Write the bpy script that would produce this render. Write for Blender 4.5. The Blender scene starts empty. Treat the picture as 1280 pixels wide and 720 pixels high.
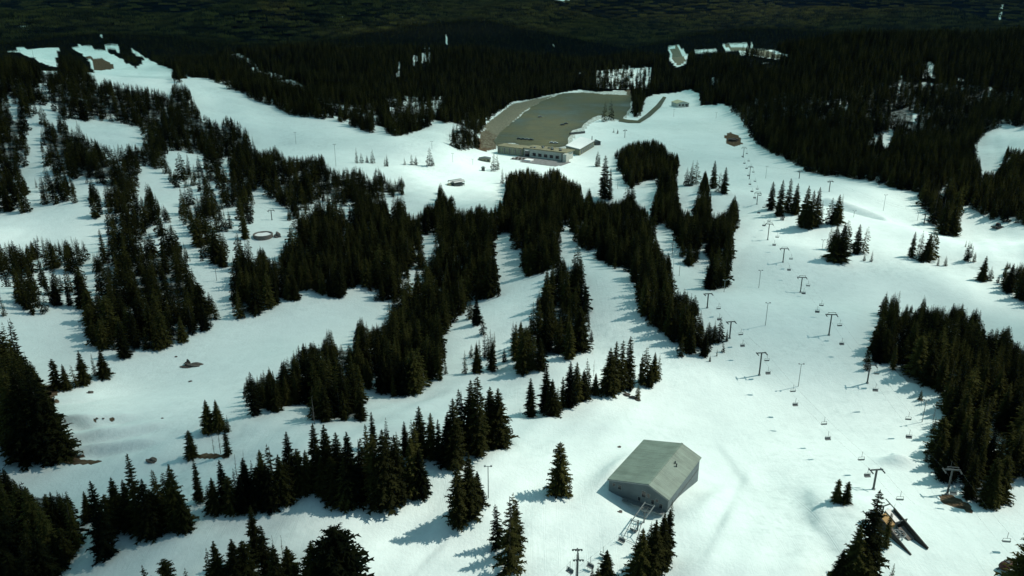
import bpy, math, random
import numpy as np
from mathutils import Vector

C = bpy.context.scene.collection
SC = bpy.context.scene
RNG = np.random.default_rng(7)
random.seed(7)
rad = math.radians

# ------------------------------------------------------------------ camera, sky, sun
CAM_Z, PITCH, F = 112.0, rad(20.5), 1000.0
cam_d = bpy.data.cameras.new('camera')
cam_d.sensor_width = 36.0
cam_d.lens = 36.0 * F / 1280.0
cam_d.clip_start = 1.0
cam_d.clip_end = 90000.0
cam = bpy.data.objects.new('camera', cam_d)
C.objects.link(cam)
cam.location = (0, 0, CAM_Z)
cam.rotation_euler = (rad(90) - PITCH, 0, 0)
SC.camera = cam

SUN_EL, SUN_AZ = rad(50), rad(74)        # azimuth clockwise from +Y: the sun stands to the right, a little beyond
sun_dir = Vector((math.sin(SUN_AZ) * math.cos(SUN_EL), math.cos(SUN_AZ) * math.cos(SUN_EL), math.sin(SUN_EL)))
w = bpy.data.worlds.new('World')
SC.world = w
w.use_nodes = True
nt = w.node_tree
nt.nodes.clear()
sky = nt.nodes.new('ShaderNodeTexSky')
sky.sky_type = 'NISHITA'
sky.sun_disc = False
sky.sun_elevation = SUN_EL
sky.sun_rotation = SUN_AZ
sky.altitude = 1800
sky.air_density = 1.0
sky.dust_density = 1.5
tint = nt.nodes.new('ShaderNodeMix')
tint.data_type = 'RGBA'
tint.blend_type = 'MULTIPLY'
tint.inputs[0].default_value = 1.0
tint.inputs[7].default_value = (0.84, 1.0, 0.75, 1)
nt.links.new(sky.outputs[0], tint.inputs[6])
bg = nt.nodes.new('ShaderNodeBackground')
bg.inputs[1].default_value = 0.13
out = nt.nodes.new('ShaderNodeOutputWorld')
nt.links.new(tint.outputs[2], bg.inputs[0])
nt.links.new(bg.outputs[0], out.inputs[0])

sl = bpy.data.lights.new('sun', 'SUN')
sl.energy = 3.75
sl.angle = rad(0.5)
sl.color = (1.0, 0.93, 0.82)
so = bpy.data.objects.new('sun', sl)
C.objects.link(so)
so.rotation_euler = (-sun_dir).to_track_quat('-Z', 'Y').to_euler()

vs = SC.view_settings
vs.view_transform = 'Standard'
vs.look = 'None'
vs.exposure = 0.15
vs.gamma = 1.0
SC.cycles.max_bounces = 4
SC.cycles.diffuse_bounces = 2
SC.cycles.glossy_bounces = 1
SC.cycles.transparent_max_bounces = 12
SC.cycles.use_denoising = True

# ------------------------------------------------------------------ terrain
def sstep(a, b, t):
    t = np.clip((t - a) / (b - a), 0, 1)
    return t * t * (3 - 2 * t)

_wr = np.random.default_rng(3)
_waves = []
for lam in (38, 46, 55, 64, 78, 90, 110, 130, 150, 180, 210, 260):
    for _ in range(2):
        a = _wr.uniform(0, math.pi)
        _waves.append((2 * math.pi / lam * math.cos(a), 2 * math.pi / lam * math.sin(a), _wr.uniform(0, 6.28), 0.0065 * lam))
_chop = []
for lam in (9, 12, 14, 17, 21, 25, 30):
    a = _wr.uniform(0, math.pi)
    _chop.append((2 * math.pi / lam * math.cos(a), 2 * math.pi / lam * math.sin(a), _wr.uniform(0, 6.28)))
_far = []
for lam in (700, 900, 1300, 1700, 2300, 3300, 5000):
    for _ in range(2):
        a = _wr.uniform(0, math.pi)
        _far.append((2 * math.pi / lam * math.cos(a), 2 * math.pi / lam * math.sin(a), _wr.uniform(0, 6.28), 0.02 * lam))

def seg_d(x, y, a, b):
    ax, ay = a; bx, by = b
    L2 = (bx - ax) ** 2 + (by - ay) ** 2
    t = np.clip(((x - ax) * (bx - ax) + (y - ay) * (by - ay)) / L2, 0, 1)
    return np.hypot(x - ax - t * (bx - ax), y - ay - t * (by - ay)), t

def lowfreq(x, y, s, seed):
    r_ = np.random.default_rng(seed); v = 0
    for _ in range(7):
        a = r_.uniform(0, 6.28); l = s * r_.uniform(.5, 1.6)
        v = v + np.sin((x * math.cos(a) + y * math.sin(a)) * 6.28 / l + r_.uniform(0, 6.28))
    return v / 2.6

FEATURES = []        # small snow forms, filled in once their places are known: functions (x, y) -> dz

def height(x, y, feats=True):
    x = np.asarray(x, float); y = np.asarray(y, float)
    z = -0.03 * np.clip(y - 150, 0, 450)
    lot = sstep(470, 590, y) * (1 - sstep(1180, 1300, y)) * sstep(-60, -10, x) * (1 - sstep(190, 290, x))
    n = np.zeros_like(z)
    for kx, ky, p, a in _waves:
        n = n + a * np.sin(kx * x + ky * y + p)
    z = z + n * (1 - lot) * sstep(20, 120, np.hypot(x, y))
    m_ = np.zeros_like(z)
    for kx, ky, p in _chop:
        m_ = m_ + np.sin(kx * x + ky * y + p)
    patch = sstep(-.4, 1.0, np.sin(x / 47 + 1.3) + np.sin(y / 61 + x / 90))
    z = z + .17 * m_ * patch * (1 - lot) * sstep(16, 34, np.hypot(x - 34, y - 162)) * sstep(60, 120, y) * (1 - sstep(700, 1000, y))
    left = 58 * np.exp(-((x + 430) / 235) ** 2 / 1.6 - ((y - 690) / np.where(y < 690, 165, 190)) ** 2 / 1.6)
    right = 66 * np.exp(-((x - 560) / 250) ** 2 / 1.5 - ((y - 1020) / 320) ** 2 / 1.5)
    back = 32 * np.exp(-((x + 250) / 300) ** 2 - ((y - 1350) / 260) ** 2)
    z = z + (left + right + back) * (1 - lot)
    z = z - 230 * sstep(1350, 3300, y)
    far = np.zeros_like(z)
    for kx, ky, p, a in _far:
        far = far + a * np.sin(kx * x + ky * y + p)
    fw = sstep(1700, 4200, y)
    z = z + fw * far * (0.55 + 0.5 * sstep(6000, 14000, y))
    z = z + 560 * sstep(3600, 12500, y) + 220 * sstep(12500, 30000, y)
    r1 = 1 + .34 * np.sin(x / 410 + 1) + .16 * np.sin(x / 170 + 2.2)
    z = z + 175 * r1 * np.exp(-((y - 2750 - 260 * np.sin(x / 620)) / 430) ** 2) * sstep(1350, 1900, y)
    z = z + 120 * (1 + .35 * np.sin(x / 900 + 4) + .2 * np.sin(x / 330)) * np.exp(-((y - 5600 - 500 * np.sin(x / 1300 + 1)) / 800) ** 2)
    z = z + 150 * (1 + .4 * np.sin(x / 1500 + 2) + .2 * np.sin(x / 600 + 1)) * np.exp(-((y - 9500 - 700 * np.sin(x / 2100 + 3)) / 1200) ** 2)
    if feats:
        for f in FEATURES:
            z = z + f(x, y)
    return z

cp, sp = math.cos(PITCH), math.sin(PITCH)

def proj(x, y, z):
    dy = y; dz = z - CAM_Z
    dep = dy * cp - dz * sp
    up = dy * sp + dz * cp
    dep = np.maximum(dep, 1.0)
    return 640 + F * x / dep, 360 - F * up / dep, dep

def ray(px, py):
    u = (px - 640) / F; v = -(py - 360) / F
    d = np.array([u, cp + v * sp, -sp + v * cp])
    return d

def ground_at(px, py):
    d = ray(px, py)
    ts = np.geomspace(60, 30000, 2600)
    X, Y, Z = d[0] * ts, d[1] * ts, CAM_Z + d[2] * ts
    below = Z < height(X, Y)
    i = int(np.argmax(below))
    if not below[i]:
        i = len(ts) - 1
    a, b = ts[max(i - 1, 0)], ts[i]
    for _ in range(20):
        m = (a + b) / 2
        if CAM_Z + d[2] * m < float(height(d[0] * m, d[1] * m)):
            b = m
        else:
            a = m
    p = d * b
    return Vector((p[0], p[1], float(height(p[0], p[1]))))

def dep_of(p):
    return p.y * cp - (p.z - CAM_Z) * sp

# groomed wall of the half pipe, kicker, hollow in front of the barn
_a = ground_at(1022, 249); _b = ground_at(1112, 277)
def pipe(x, y, a=(_a.x, _a.y), b=(_b.x, _b.y)):
    d, t = seg_d(x, y, a, b)
    nx, ny = -(b[1] - a[1]), (b[0] - a[0]); L = math.hypot(nx, ny)
    s = ((x - a[0]) * nx + (y - a[1]) * ny) / L
    fade = sstep(0, .12, t) * (1 - sstep(.9, 1, t))
    return -3.6 * np.exp(-((s + 5.5) / 4.0) ** 2) * fade + 2.0 * np.exp(-((s - 2) / 3.5) ** 2) * fade
FEATURES.append(pipe)
def scarp(px_pts, amp=1.0, wd=4.5):
    W = [ground_at(*q) for q in px_pts]
    for i_ in range(len(W) - 1):
        a, b = (W[i_].x, W[i_].y), (W[i_ + 1].x, W[i_ + 1].y)
        def f(x, y, a=a, b=b):
            d, t = seg_d(x, y, a, b)
            nx, ny = -(b[1] - a[1]), (b[0] - a[0]); L = math.hypot(nx, ny)
            sg = ((x - a[0]) * nx + (y - a[1]) * ny) / L
            return amp * np.tanh(sg / .9) * np.exp(-(d / wd) ** 2)
        yield f
_sc = []
for _l in ([(58,503),(100,500)], [(64,525),(100,528),(148,524)], [(78,552),(130,547),(184,536)], [(84,565),(120,560),(170,556)]):
    _sc += list(scarp(_l))
FEATURES.extend(_sc)
_k = ground_at(1122, 578)
FEATURES.append(lambda x, y, c=_k: 2.6 * np.exp(-((x - c.x + (y - c.y) * .3) / 4.0) ** 2 - ((y - c.y) / 2.2) ** 2))
BARN = Vector((33.9, 162.0, 1.6))
BYAW = .569
def barn_local(x, y):
    dx, dy = x - BARN.x, y - BARN.y
    u = dx * math.cos(BYAW) - dy * math.sin(BYAW)
    v = dx * math.sin(BYAW) + dy * math.cos(BYAW)
    return u, v
def hollow(x, y):
    u, v = barn_local(x, y)
    return -2.6 * np.exp(-((u - 3.0) / 5.5) ** 2 - ((v + 12.0) / 3.6) ** 2) + 2.6 * np.exp(-((u + 9.5) / 3.2) ** 2 - ((v - 0) / 10.0) ** 2) + 1.0 * np.exp(-((u - 14) / 2.5) ** 2 - ((v - 2) / 11) ** 2) + .8 * np.exp(-(u / 9) ** 2 - ((v - 13) / 3) ** 2)
FEATURES.append(hollow)
for _l in ([(905,566),(930,600),(905,650),(885,690)], [(1010,625),(1018,655),(1050,690)], [(590,640),(545,690),(510,725)]):
    FEATURES.extend(scarp(_l, .26, 5.0))
_s = ground_at(1015, 640)
FEATURES.append(lambda x, y, c=_s: 2.4 * (1 / (1 + np.exp(-(x - c.x) / 1.3))) * np.exp(-((x - c.x - 6) / 11) ** 2 - ((y - c.y - 1) / 12) ** 2))

# ------------------------------------------------------------------ what the ground carries where: outlines of woods and clearings
def pip(px, py, poly):
    inside = np.zeros(np.shape(px), bool)
    n = len(poly)
    for i in range(n):
        x0, y0 = poly[i]; x1, y1 = poly[(i + 1) % n]
        if y0 == y1:
            continue
        c = ((y0 > py) != (y1 > py)) & (px < (x1 - x0) * (py - y0) / (y1 - y0) + x0)
        inside ^= c
    return inside

GX, GY = np.meshgrid(np.arange(1280) + .5, np.arange(720) + .5)
MASK = np.zeros((720, 1280), np.int16)      # 0 snow, otherwise number of the wood
WOODS = {}
def paint(val, pts):
    xs = [p[0] for p in pts]; ys = [p[1] for p in pts]
    x0, x1 = max(int(min(xs)), 0), min(int(max(xs)) + 2, 1280)
    y0, y1 = max(int(min(ys)), 0), min(int(max(ys)) + 2, 720)
    sub = pip(GX[y0:y1, x0:x1], GY[y0:y1, x0:x1], pts)
    MASK[y0:y1, x0:x1][sub] = val
def wood(num, phrase, pts):
    WOODS[num] = phrase
    paint(num, pts)

wood(1, 'in the big dark forest beyond the slopes', [(-1,-1),(1281,-1),(1281,283),(1250,277),(1225,266),(1200,256),(1200,282),(1185,294),(1170,282),(1152,258),(1145,240),(1110,234),(1080,225),(1035,220),(1010,215),(985,200),(962,190),(945,179),(930,157),(917,140),(905,130),(876,132),(875,117),(862,112),(845,116),(830,117),(818,118),(805,124),(800,146),(792,147),(790,112),(745,115),(725,112),(690,118),(660,125),(640,127),(612,150),(600,165),(600,187),(562,187),(560,155),(545,150),(532,160),(510,169),(490,170),(468,155),(465,168),(440,158),(415,150),(395,148),(365,145),(345,135),(320,127),(300,115),(280,110),(265,100),(237,96),(215,86),(195,80),(183,72),(170,84),(150,72),(130,62),(100,55),(88,57),(72,60),(24,60),(-1,64)])
wood(2, 'on the steep wooded flank under the long ski run', [(-1,64),(24,66),(40,72),(57,81),(72,84),(95,91),(107,95),(120,105),(130,96),(147,100),(170,104),(195,108),(212,115),(216,103),(221,98),(232,104),(240,111),(243,125),(250,138),(265,147),(275,150),(283,142),(300,150),(310,160),(322,184),(310,200),(285,200),(265,196),(240,192),(208,188),(208,210),(195,213),(178,208),(173,215),(173,235),(160,240),(145,238),(138,232),(120,233),(100,228),(85,220),(72,217),(60,215),(52,200),(50,180),(47,168),(38,172),(40,205),(25,210),(10,208),(0,200),(-1,200)])
paint(2, [(70,78),(75,57),(85,60),(100,66),(110,76),(120,94),(100,88),(80,82)])
for pts in ([(45,130),(65,135),(75,148),(100,151),(140,152),(175,160),(182,180),(125,175),(105,165),(87,155),(70,152),(52,145),(42,132)],
            [(40,140),(52,158),(47,182),(32,182),(36,160)], [(10,120),(20,125),(22,143),(14,138)], [(49,105),(60,110),(60,120),(50,118)],
            [(127,181),(155,181),(152,197),(138,190)]):
    paint(0, pts)
wood(3, 'in the small grove at the foot of the bare bank', [(-1,195),(12,210),(25,212),(35,240),(39,273),(-1,272)])
wood(4, 'in the grove just above the pale open bench', [(42,222),(50,215),(62,222),(75,218),(90,225),(100,250),(98,262),(80,270),(60,262),(43,245)])
wood(5, 'in the grove standing mid-slope over the open bench', [(110,240),(115,238),(125,245),(135,243),(143,232),(160,238),(172,232),(180,250),(182,225),(190,235),(200,250),(213,265),(215,290),(200,297),(182,290),(178,305),(160,306),(145,302),(130,292),(118,285),(112,260)])
wood(6, 'in the loose grove high on the open slope', [(202,220),(210,205),(220,212),(232,205),(240,202),(250,210),(258,195),(268,197),(280,205),(282,230),(262,228),(245,232),(232,235),(215,233),(205,232)])
wood(7, 'in the grove above the round pool', [(221,250),(225,255),(235,245),(243,240),(250,230),(262,232),(270,245),(275,250),(285,275),(285,290),(260,297),(248,300),(240,300),(232,285),(222,270)])
wood(8, 'in the wooded band above the round pool', [(272,240),(285,215),(292,200),(300,182),(312,178),(325,186),(345,180),(357,193),(380,193),(402,190),(408,200),(420,210),(430,208),(445,205),(455,210),(465,222),(471,204),(480,215),(490,222),(503,218),(510,235),(508,247),(480,250),(475,262),(450,262),(420,258),(400,250),(385,262),(375,290),(362,285),(358,262),(345,255),(330,240),(322,232),(318,270),(300,268),(285,265)])
wood(9, 'in the little grove below the round pool', [(249,300),(258,292),(268,310),(272,295),(280,300),(290,318),(300,310),(308,320),(308,328),(290,332),(270,335),(250,332)])
paint(9, [(286,275),(295,280),(300,270),(306,262),(316,275),(318,300),(305,303),(295,298),(286,297)])
wood(10, 'in the sunlit row along the open bench', [(-1,303),(8,298),(20,300),(30,306),(38,298),(45,292),(58,294),(65,300),(78,297),(88,295),(98,293),(108,304),(120,318),(120,345),(100,342),(80,348),(60,348),(30,350),(-1,350)])
wood(11, 'in the second row below the open bench', [(-1,362),(8,358),(12,375),(9,402),(0,402)])
paint(11, [(15,360),(30,352),(40,350),(50,362),(62,352),(82,355),(90,345),(105,352),(115,370),(117,388),(95,388),(75,397),(55,397),(40,395),(35,402),(22,403),(15,385)])
wood(12, 'in the massive grove with the high double summit', [(118,320),(122,308),(132,325),(137,290),(150,310),(158,295),(165,307),(175,312),(182,305),(192,308),(198,315),(205,290),(215,297),(228,298),(238,320),(243,345),(255,362),(270,370),(274,395),(270,412),(250,417),(235,430),(215,436),(200,442),(188,448),(180,442),(163,452),(150,450),(148,438),(130,437),(110,432),(102,415),(100,392),(115,385),(120,350)])
wood(13, 'in the leaning grove by the bare rocky ledge', [(-1,432),(12,432),(15,427),(40,450),(50,475),(65,520),(82,570),(75,575),(55,577),(30,565),(-1,558)])
wood(14, 'in the central belt of forest', [(286,335),(300,328),(312,325),(325,302),(335,320),(347,316),(355,297),(366,298),(378,285),(388,272),(395,262),(410,262),(416,258),(418,275),(430,262),(438,278),(445,262),(452,260),(470,262),(475,250),(490,268),(500,255),(505,262),(515,265),(525,262),(535,250),(543,255),(550,225),(560,245),(566,240),(570,258),(585,258),(600,253),(615,256),(630,245),(631,215),(645,210),(660,207),(680,215),(687,207),(700,210),(712,222),(725,225),(730,250),(736,230),(742,250),(750,245),(765,250),(785,243),(795,250),(808,258),(815,270),(818,240),(830,222),(848,230),(850,255),(868,262),(873,235),(882,210),(890,240),(889,265),(905,262),(912,257),(919,240),(922,250),(925,282),(917,295),(917,330),(912,350),(905,362),(885,362),(882,345),(886,310),(880,302),(874,320),(868,338),(855,328),(850,315),(842,290),(828,280),(818,283),(822,300),(838,318),(842,350),(845,360),(857,358),(869,367),(877,385),(880,405),(897,397),(905,410),(912,422),(890,440),(872,449),(841,445),(840,425),(825,419),(810,409),(799,400),(797,382),(790,375),(790,342),(762,335),(747,322),(742,312),(727,312),(715,300),(712,280),(700,285),(702,300),(700,325),(685,340),(657,347),(655,330),(640,307),(640,295),(622,290),(618,300),(620,320),(627,372),(600,374),(585,382),(575,395),(562,412),(555,427),(557,447),(563,462),(550,476),(537,476),(522,465),(527,487),(515,495),(492,504),(480,495),(472,477),(459,495),(455,530),(385,525),(385,502),(357,512),(320,521),(305,520),(303,470),(312,462),(320,468),(335,455),(345,467),(350,450),(365,440),(370,430),(382,425),(400,425),(411,404),(418,427),(440,430),(445,402),(451,392),(462,405),(480,397),(485,395),(492,375),(482,379),(470,375),(460,361),(437,366),(427,375),(395,371),(385,360),(372,375),(341,382),(320,394),(305,403),(290,395),(288,360)])
for pts in ([(528,293),(549,293),(540,308),(533,324),(526,314)], [(510,332),(522,335),(520,350),(510,368),(505,358),(512,345)], [(418,262),(447,262),(438,277),(430,268)]):
    paint(0, pts)
wood(15, 'in the tall stand between two tongues of snow', [(640,472),(636,450),(640,440),(640,400),(652,397),(660,402),(664,378),(672,362),(680,360),(684,345),(695,335),(700,320),(707,320),(712,330),(720,315),(726,322),(730,317),(732,352),(737,362),(736,387),(742,405),(743,439),(717,440),(712,449),(690,452),(681,455),(677,467)])
wood(16, 'in the dark row of trees fringing the tall stand', [(575,462),(575,450),(583,422),(590,430),(600,415),(612,410),(620,412),(630,435),(636,420),(645,440),(645,472),(610,474),(580,470)])
wood(17, 'in the thick wood on the shadowed shoulder by the lift', [(1099,385),(1107,365),(1113,370),(1120,364),(1124,375),(1125,392),(1132,380),(1137,377),(1147,385),(1157,367),(1160,382),(1177,376),(1185,387),(1192,377),(1206,377),(1210,390),(1222,381),(1230,390),(1232,415),(1237,410),(1255,407),(1265,405),(1267,417),(1281,430),(1281,600),(1270,605),(1262,635),(1242,640),(1210,632),(1200,600),(1185,605),(1160,580),(1155,577),(1157,565),(1165,557),(1172,542),(1170,528),(1180,512),(1172,495),(1157,489),(1127,487),(1120,472),(1110,470),(1107,455),(1100,450),(1095,457),(1082,462),(1080,458),(1082,440),(1090,420),(1091,407),(1102,395)])
paint(0, [(1235,540),(1255,540),(1262,550),(1258,566),(1238,566)])
wood(18, 'in the corner wood beyond the bright bowl', [(1241,360),(1247,345),(1258,328),(1262,325),(1281,325),(1281,385),(1265,370),(1250,365)])
wood(19, 'in the compact grove above the central belt', [(766,190),(772,185),(780,180),(790,175),(820,172),(832,180),(836,188),(848,190),(849,210),(842,225),(830,225),(810,225),(800,228),(788,237),(780,225),(772,205)])
wood(20, 'in the black wood in the near corner', [(-1,580),(10,585),(20,592),(38,610),(50,612),(70,610),(90,615),(98,640),(107,655),(105,685),(90,700),(70,721),(-1,721)])
wood(21, 'in the little stand along the bright bowl', [(1185,330),(1200,310),(1205,300),(1215,297),(1220,310),(1225,325),(1232,315),(1240,310),(1241,350),(1235,355),(1220,350),(1205,337),(1190,333)])
# clearings high in the forest: a few open pockets, and steep gullies showing as thin snow streaks
for pts in ([(1217,182),(1235,165),(1257,156),(1281,162),(1281,185),(1260,180),(1252,205),(1240,212),(1228,212),(1225,195)],
            [(1174,236),(1187,228),(1186,236),(1178,246)], [(1089,172),(1099,168),(1096,182),(1088,182)], [(1102,166),(1117,162),(1115,180),(1104,180)],
            [(868,62),(897,62),(900,67),(872,69)], [(900,54),(925,54),(960,60),(985,68),(985,75),(955,72),(930,68),(905,62)],
            [(835,58),(850,56),(862,70),(858,80),(845,84),(836,74)],
            [(22,30),(35,27),(37,37),(22,38)], [(127,54),(150,58),(150,66),(130,60)], [(165,59),(180,70),(178,72),(164,66)],
            [(425,20),(458,19),(458,21),(425,21.5)], [(1245,27),(1252,4),(1256,6),(1249,28)], [(690,0),(712,-1),(712,2),(695,2.5)]):
    paint(0, pts)
_sr = random.Random(12)
for x0, y0, x1, y1, n in ((515,57,540,84,5), (493,72,502,97,2), (554,45,559,60,1), (760,82,768,108,2), (773,76,788,96,3), (790,85,812,108,4), (890,96,901,110,2), (1155,72,1168,100,3),
                          (1120,90,1128,110,1), (1147,134,1155,152,1), (125,37,133,51,1), (1030,130,1036,143,1), (1046,125,1052,140,1), (722,88,728,94,1), (738,84,744,94,1), (1226,118,1232,128,1), (1236,94,1242,104,1), (1195,96,1205,104,2), (1132,160,1140,172,1), (690,54,694,58,1), (575,60,580,66,1), (340,14,344,22,1)):
    for k in range(n):
        xa = x0 + (x1 - x0) * (k + _sr.uniform(.2, .8)) / n; w_ = _sr.uniform(1.2, 2.4)
        ya = y0 + (y1 - y0) * _sr.uniform(0, .35); yb = y1 - (y1 - y0) * _sr.uniform(0, .3)
        paint(0, [(xa - w_, yb), (xa, ya), (xa + w_ * .6, ya), (xa + w_, yb)])
THIN = np.zeros((720, 1280), bool)
for pts in ([(286,60),(300,67),(320,80),(325,90),(345,92),(370,102),(382,112),(400,125),(415,140),(405,142),(388,128),(368,116),(345,108),(322,98),(308,84),(288,68)],
            [(395,125),(470,140),(480,160),(430,155),(400,145)], [(560,150),(600,150),(600,187),(562,187)],
            [(745,88),(815,84),(812,112),(745,110)], [(480,120),(560,120),(545,150),(490,165)]):
    THIN |= pip(GX, GY, pts)

DIRT = [
    (2.5, [(600,186),(600,160),(618,146),(640,129),(662,124),(690,118),(728,114),(790,113),(796,120),(791,140),(781,150),(766,152),(750,149),(738,156),(730,164),(720,168),(715,186)]),
    (1, [(64,524),(100,526.5),(146,522.5),(146,524.5),(100,528.5),(64,526)]), (1, [(62,501),(92,499),(92,501.5),(62,504)]),  # bare ground showing through the snow: outline, kind (1 brown earth, 2 grey gravel road)
    (1, [(107,70),(125,72),(140,80),(143,86),(128,88),(116,88),(118,80)]),
    (1, [(600,165),(612,160),(622,166),(620,186),(606,190),(596,186)]), (2, [(604,158),(640,131),(662,126),(690,120),(655,138),(634,158),(622,170)]),
    (1, [(56,568),(85,566),(112,569),(98,574),(72,577)]), (1, [(70,578),(100,574),(130,576),(122,580),(92,581)]),
    (1, [(181,575),(190,573),(200,576),(190,578)]), (1, [(234,568),(262,567),(288,568),(285,572),(262,574),(240,572)]),
    (1, [(1172,620),(1185,616),(1212,630),(1218,644),(1200,636),(1180,630)]), (1, [(48,482),(62,480),(75,490),(64,500),(52,498)]),
    (1, [(906,170),(912,165),(924,170),(928,180),(918,184),(908,180)]), (1, [(780,112),(800,110),(803,125),(792,130)]),
    (2, [(914,-2),(922,-2),(932,12),(938,20),(930,20),(920,10)]), (2, [(322,4),(344,6),(352,20),(346,28),(334,26)]),
    (2, [(838,62),(846,56),(851,66),(858,76),(848,83),(840,74)]), (2, [(906,57),(935,58),(960,64),(985,71),(985,74),(958,72),(930,65),(905,60)]),
]
LOTP = [(640,178),(622,182),(618,176),(626,166),(634,158),(650,146),(664,134),(684,124),(704,117),(728,116),(752,118),(778,119),(790,120),(788,134),(781,146),(774,150),(765,147),(748,144),(735,150),(726,160),(716,163),(711,172),(708,182),(700,184),(660,184)]
ROADP = [(775,148),(785,150),(797,151),(808,143),(820,132),(829,121),(833,122),(826,134),(813,146),(800,154),(786,154),(773,152)]

def lookup(img, px, py):
    return img[np.clip(py.astype(int), 0, 719), np.clip(px.astype(int), 0, 1279)]

# ------------------------------------------------------------------ materials
def mat(name, rough=0.8, spec=0.3):
    m = bpy.data.materials.new(name)
    m.use_nodes = True
    b = m.node_tree.nodes['Principled BSDF']
    b.inputs['Roughness'].default_value = rough
    b.inputs['Specular IOR Level'].default_value = spec
    return m, m.node_tree, b

def N(nt, t, **k):
    n = nt.nodes.new(t)
    for a, v in k.items():
        setattr(n, a, v)
    return n

def noise(nt, scale, detail=4, rough=.6, coord=None):
    n = N(nt, 'ShaderNodeTexNoise')
    n.inputs['Scale'].default_value = scale
    n.inputs['Detail'].default_value = detail
    n.inputs['Roughness'].default_value = rough
    if coord is None:
        coord = N(nt, 'ShaderNodeTexCoord').outputs['Object']
    nt.links.new(coord, n.inputs['Vector'])
    return n

def ramp(nt, src, stops):
    r = N(nt, 'ShaderNodeValToRGB')
    e = r.color_ramp.elements
    while len(e) < len(stops):
        e.new(0.5)
    for i, (p, c) in enumerate(stops):
        e[i].position = p
        e[i].color = (*c, 1) if len(c) == 3 else c
    nt.links.new(src, r.inputs[0])
    return r

def mixc(nt, fac, a, b):
    m = N(nt, 'ShaderNodeMix', data_type='RGBA')
    for s, v in ((0, fac), (6, a), (7, b)):
        if hasattr(v, 'links') or hasattr(v, 'is_linked'):
            nt.links.new(v, m.inputs[s])
        elif isinstance(v, tuple):
            m.inputs[s].default_value = (*v, 1)
        else:
            m.inputs[s].default_value = v
    return m.outputs[2]

def bump(nt, b, h, strength=.4, dist=1.0):
    bn = N(nt, 'ShaderNodeBump')
    bn.inputs['Strength'].default_value = strength
    bn.inputs['Distance'].default_value = dist
    nt.links.new(h, bn.inputs['Height'])
    nt.links.new(bn.outputs[0], b.inputs['Normal'])

def simple(name, col, var=.25, scale=2.0, rough=.7, spec=.3, metal=0.0):
    m, nt, b = mat(name, rough, spec)
    n = noise(nt, scale, 5)
    dk = tuple(c * (1 - var) for c in col); lt = tuple(min(c * (1 + var), 1) for c in col)
    r = ramp(nt, n.outputs[0], [(.3, dk), (.7, lt)])
    nt.links.new(r.outputs[0], b.inputs['Base Color'])
    b.inputs['Metallic'].default_value = metal
    return m

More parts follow.
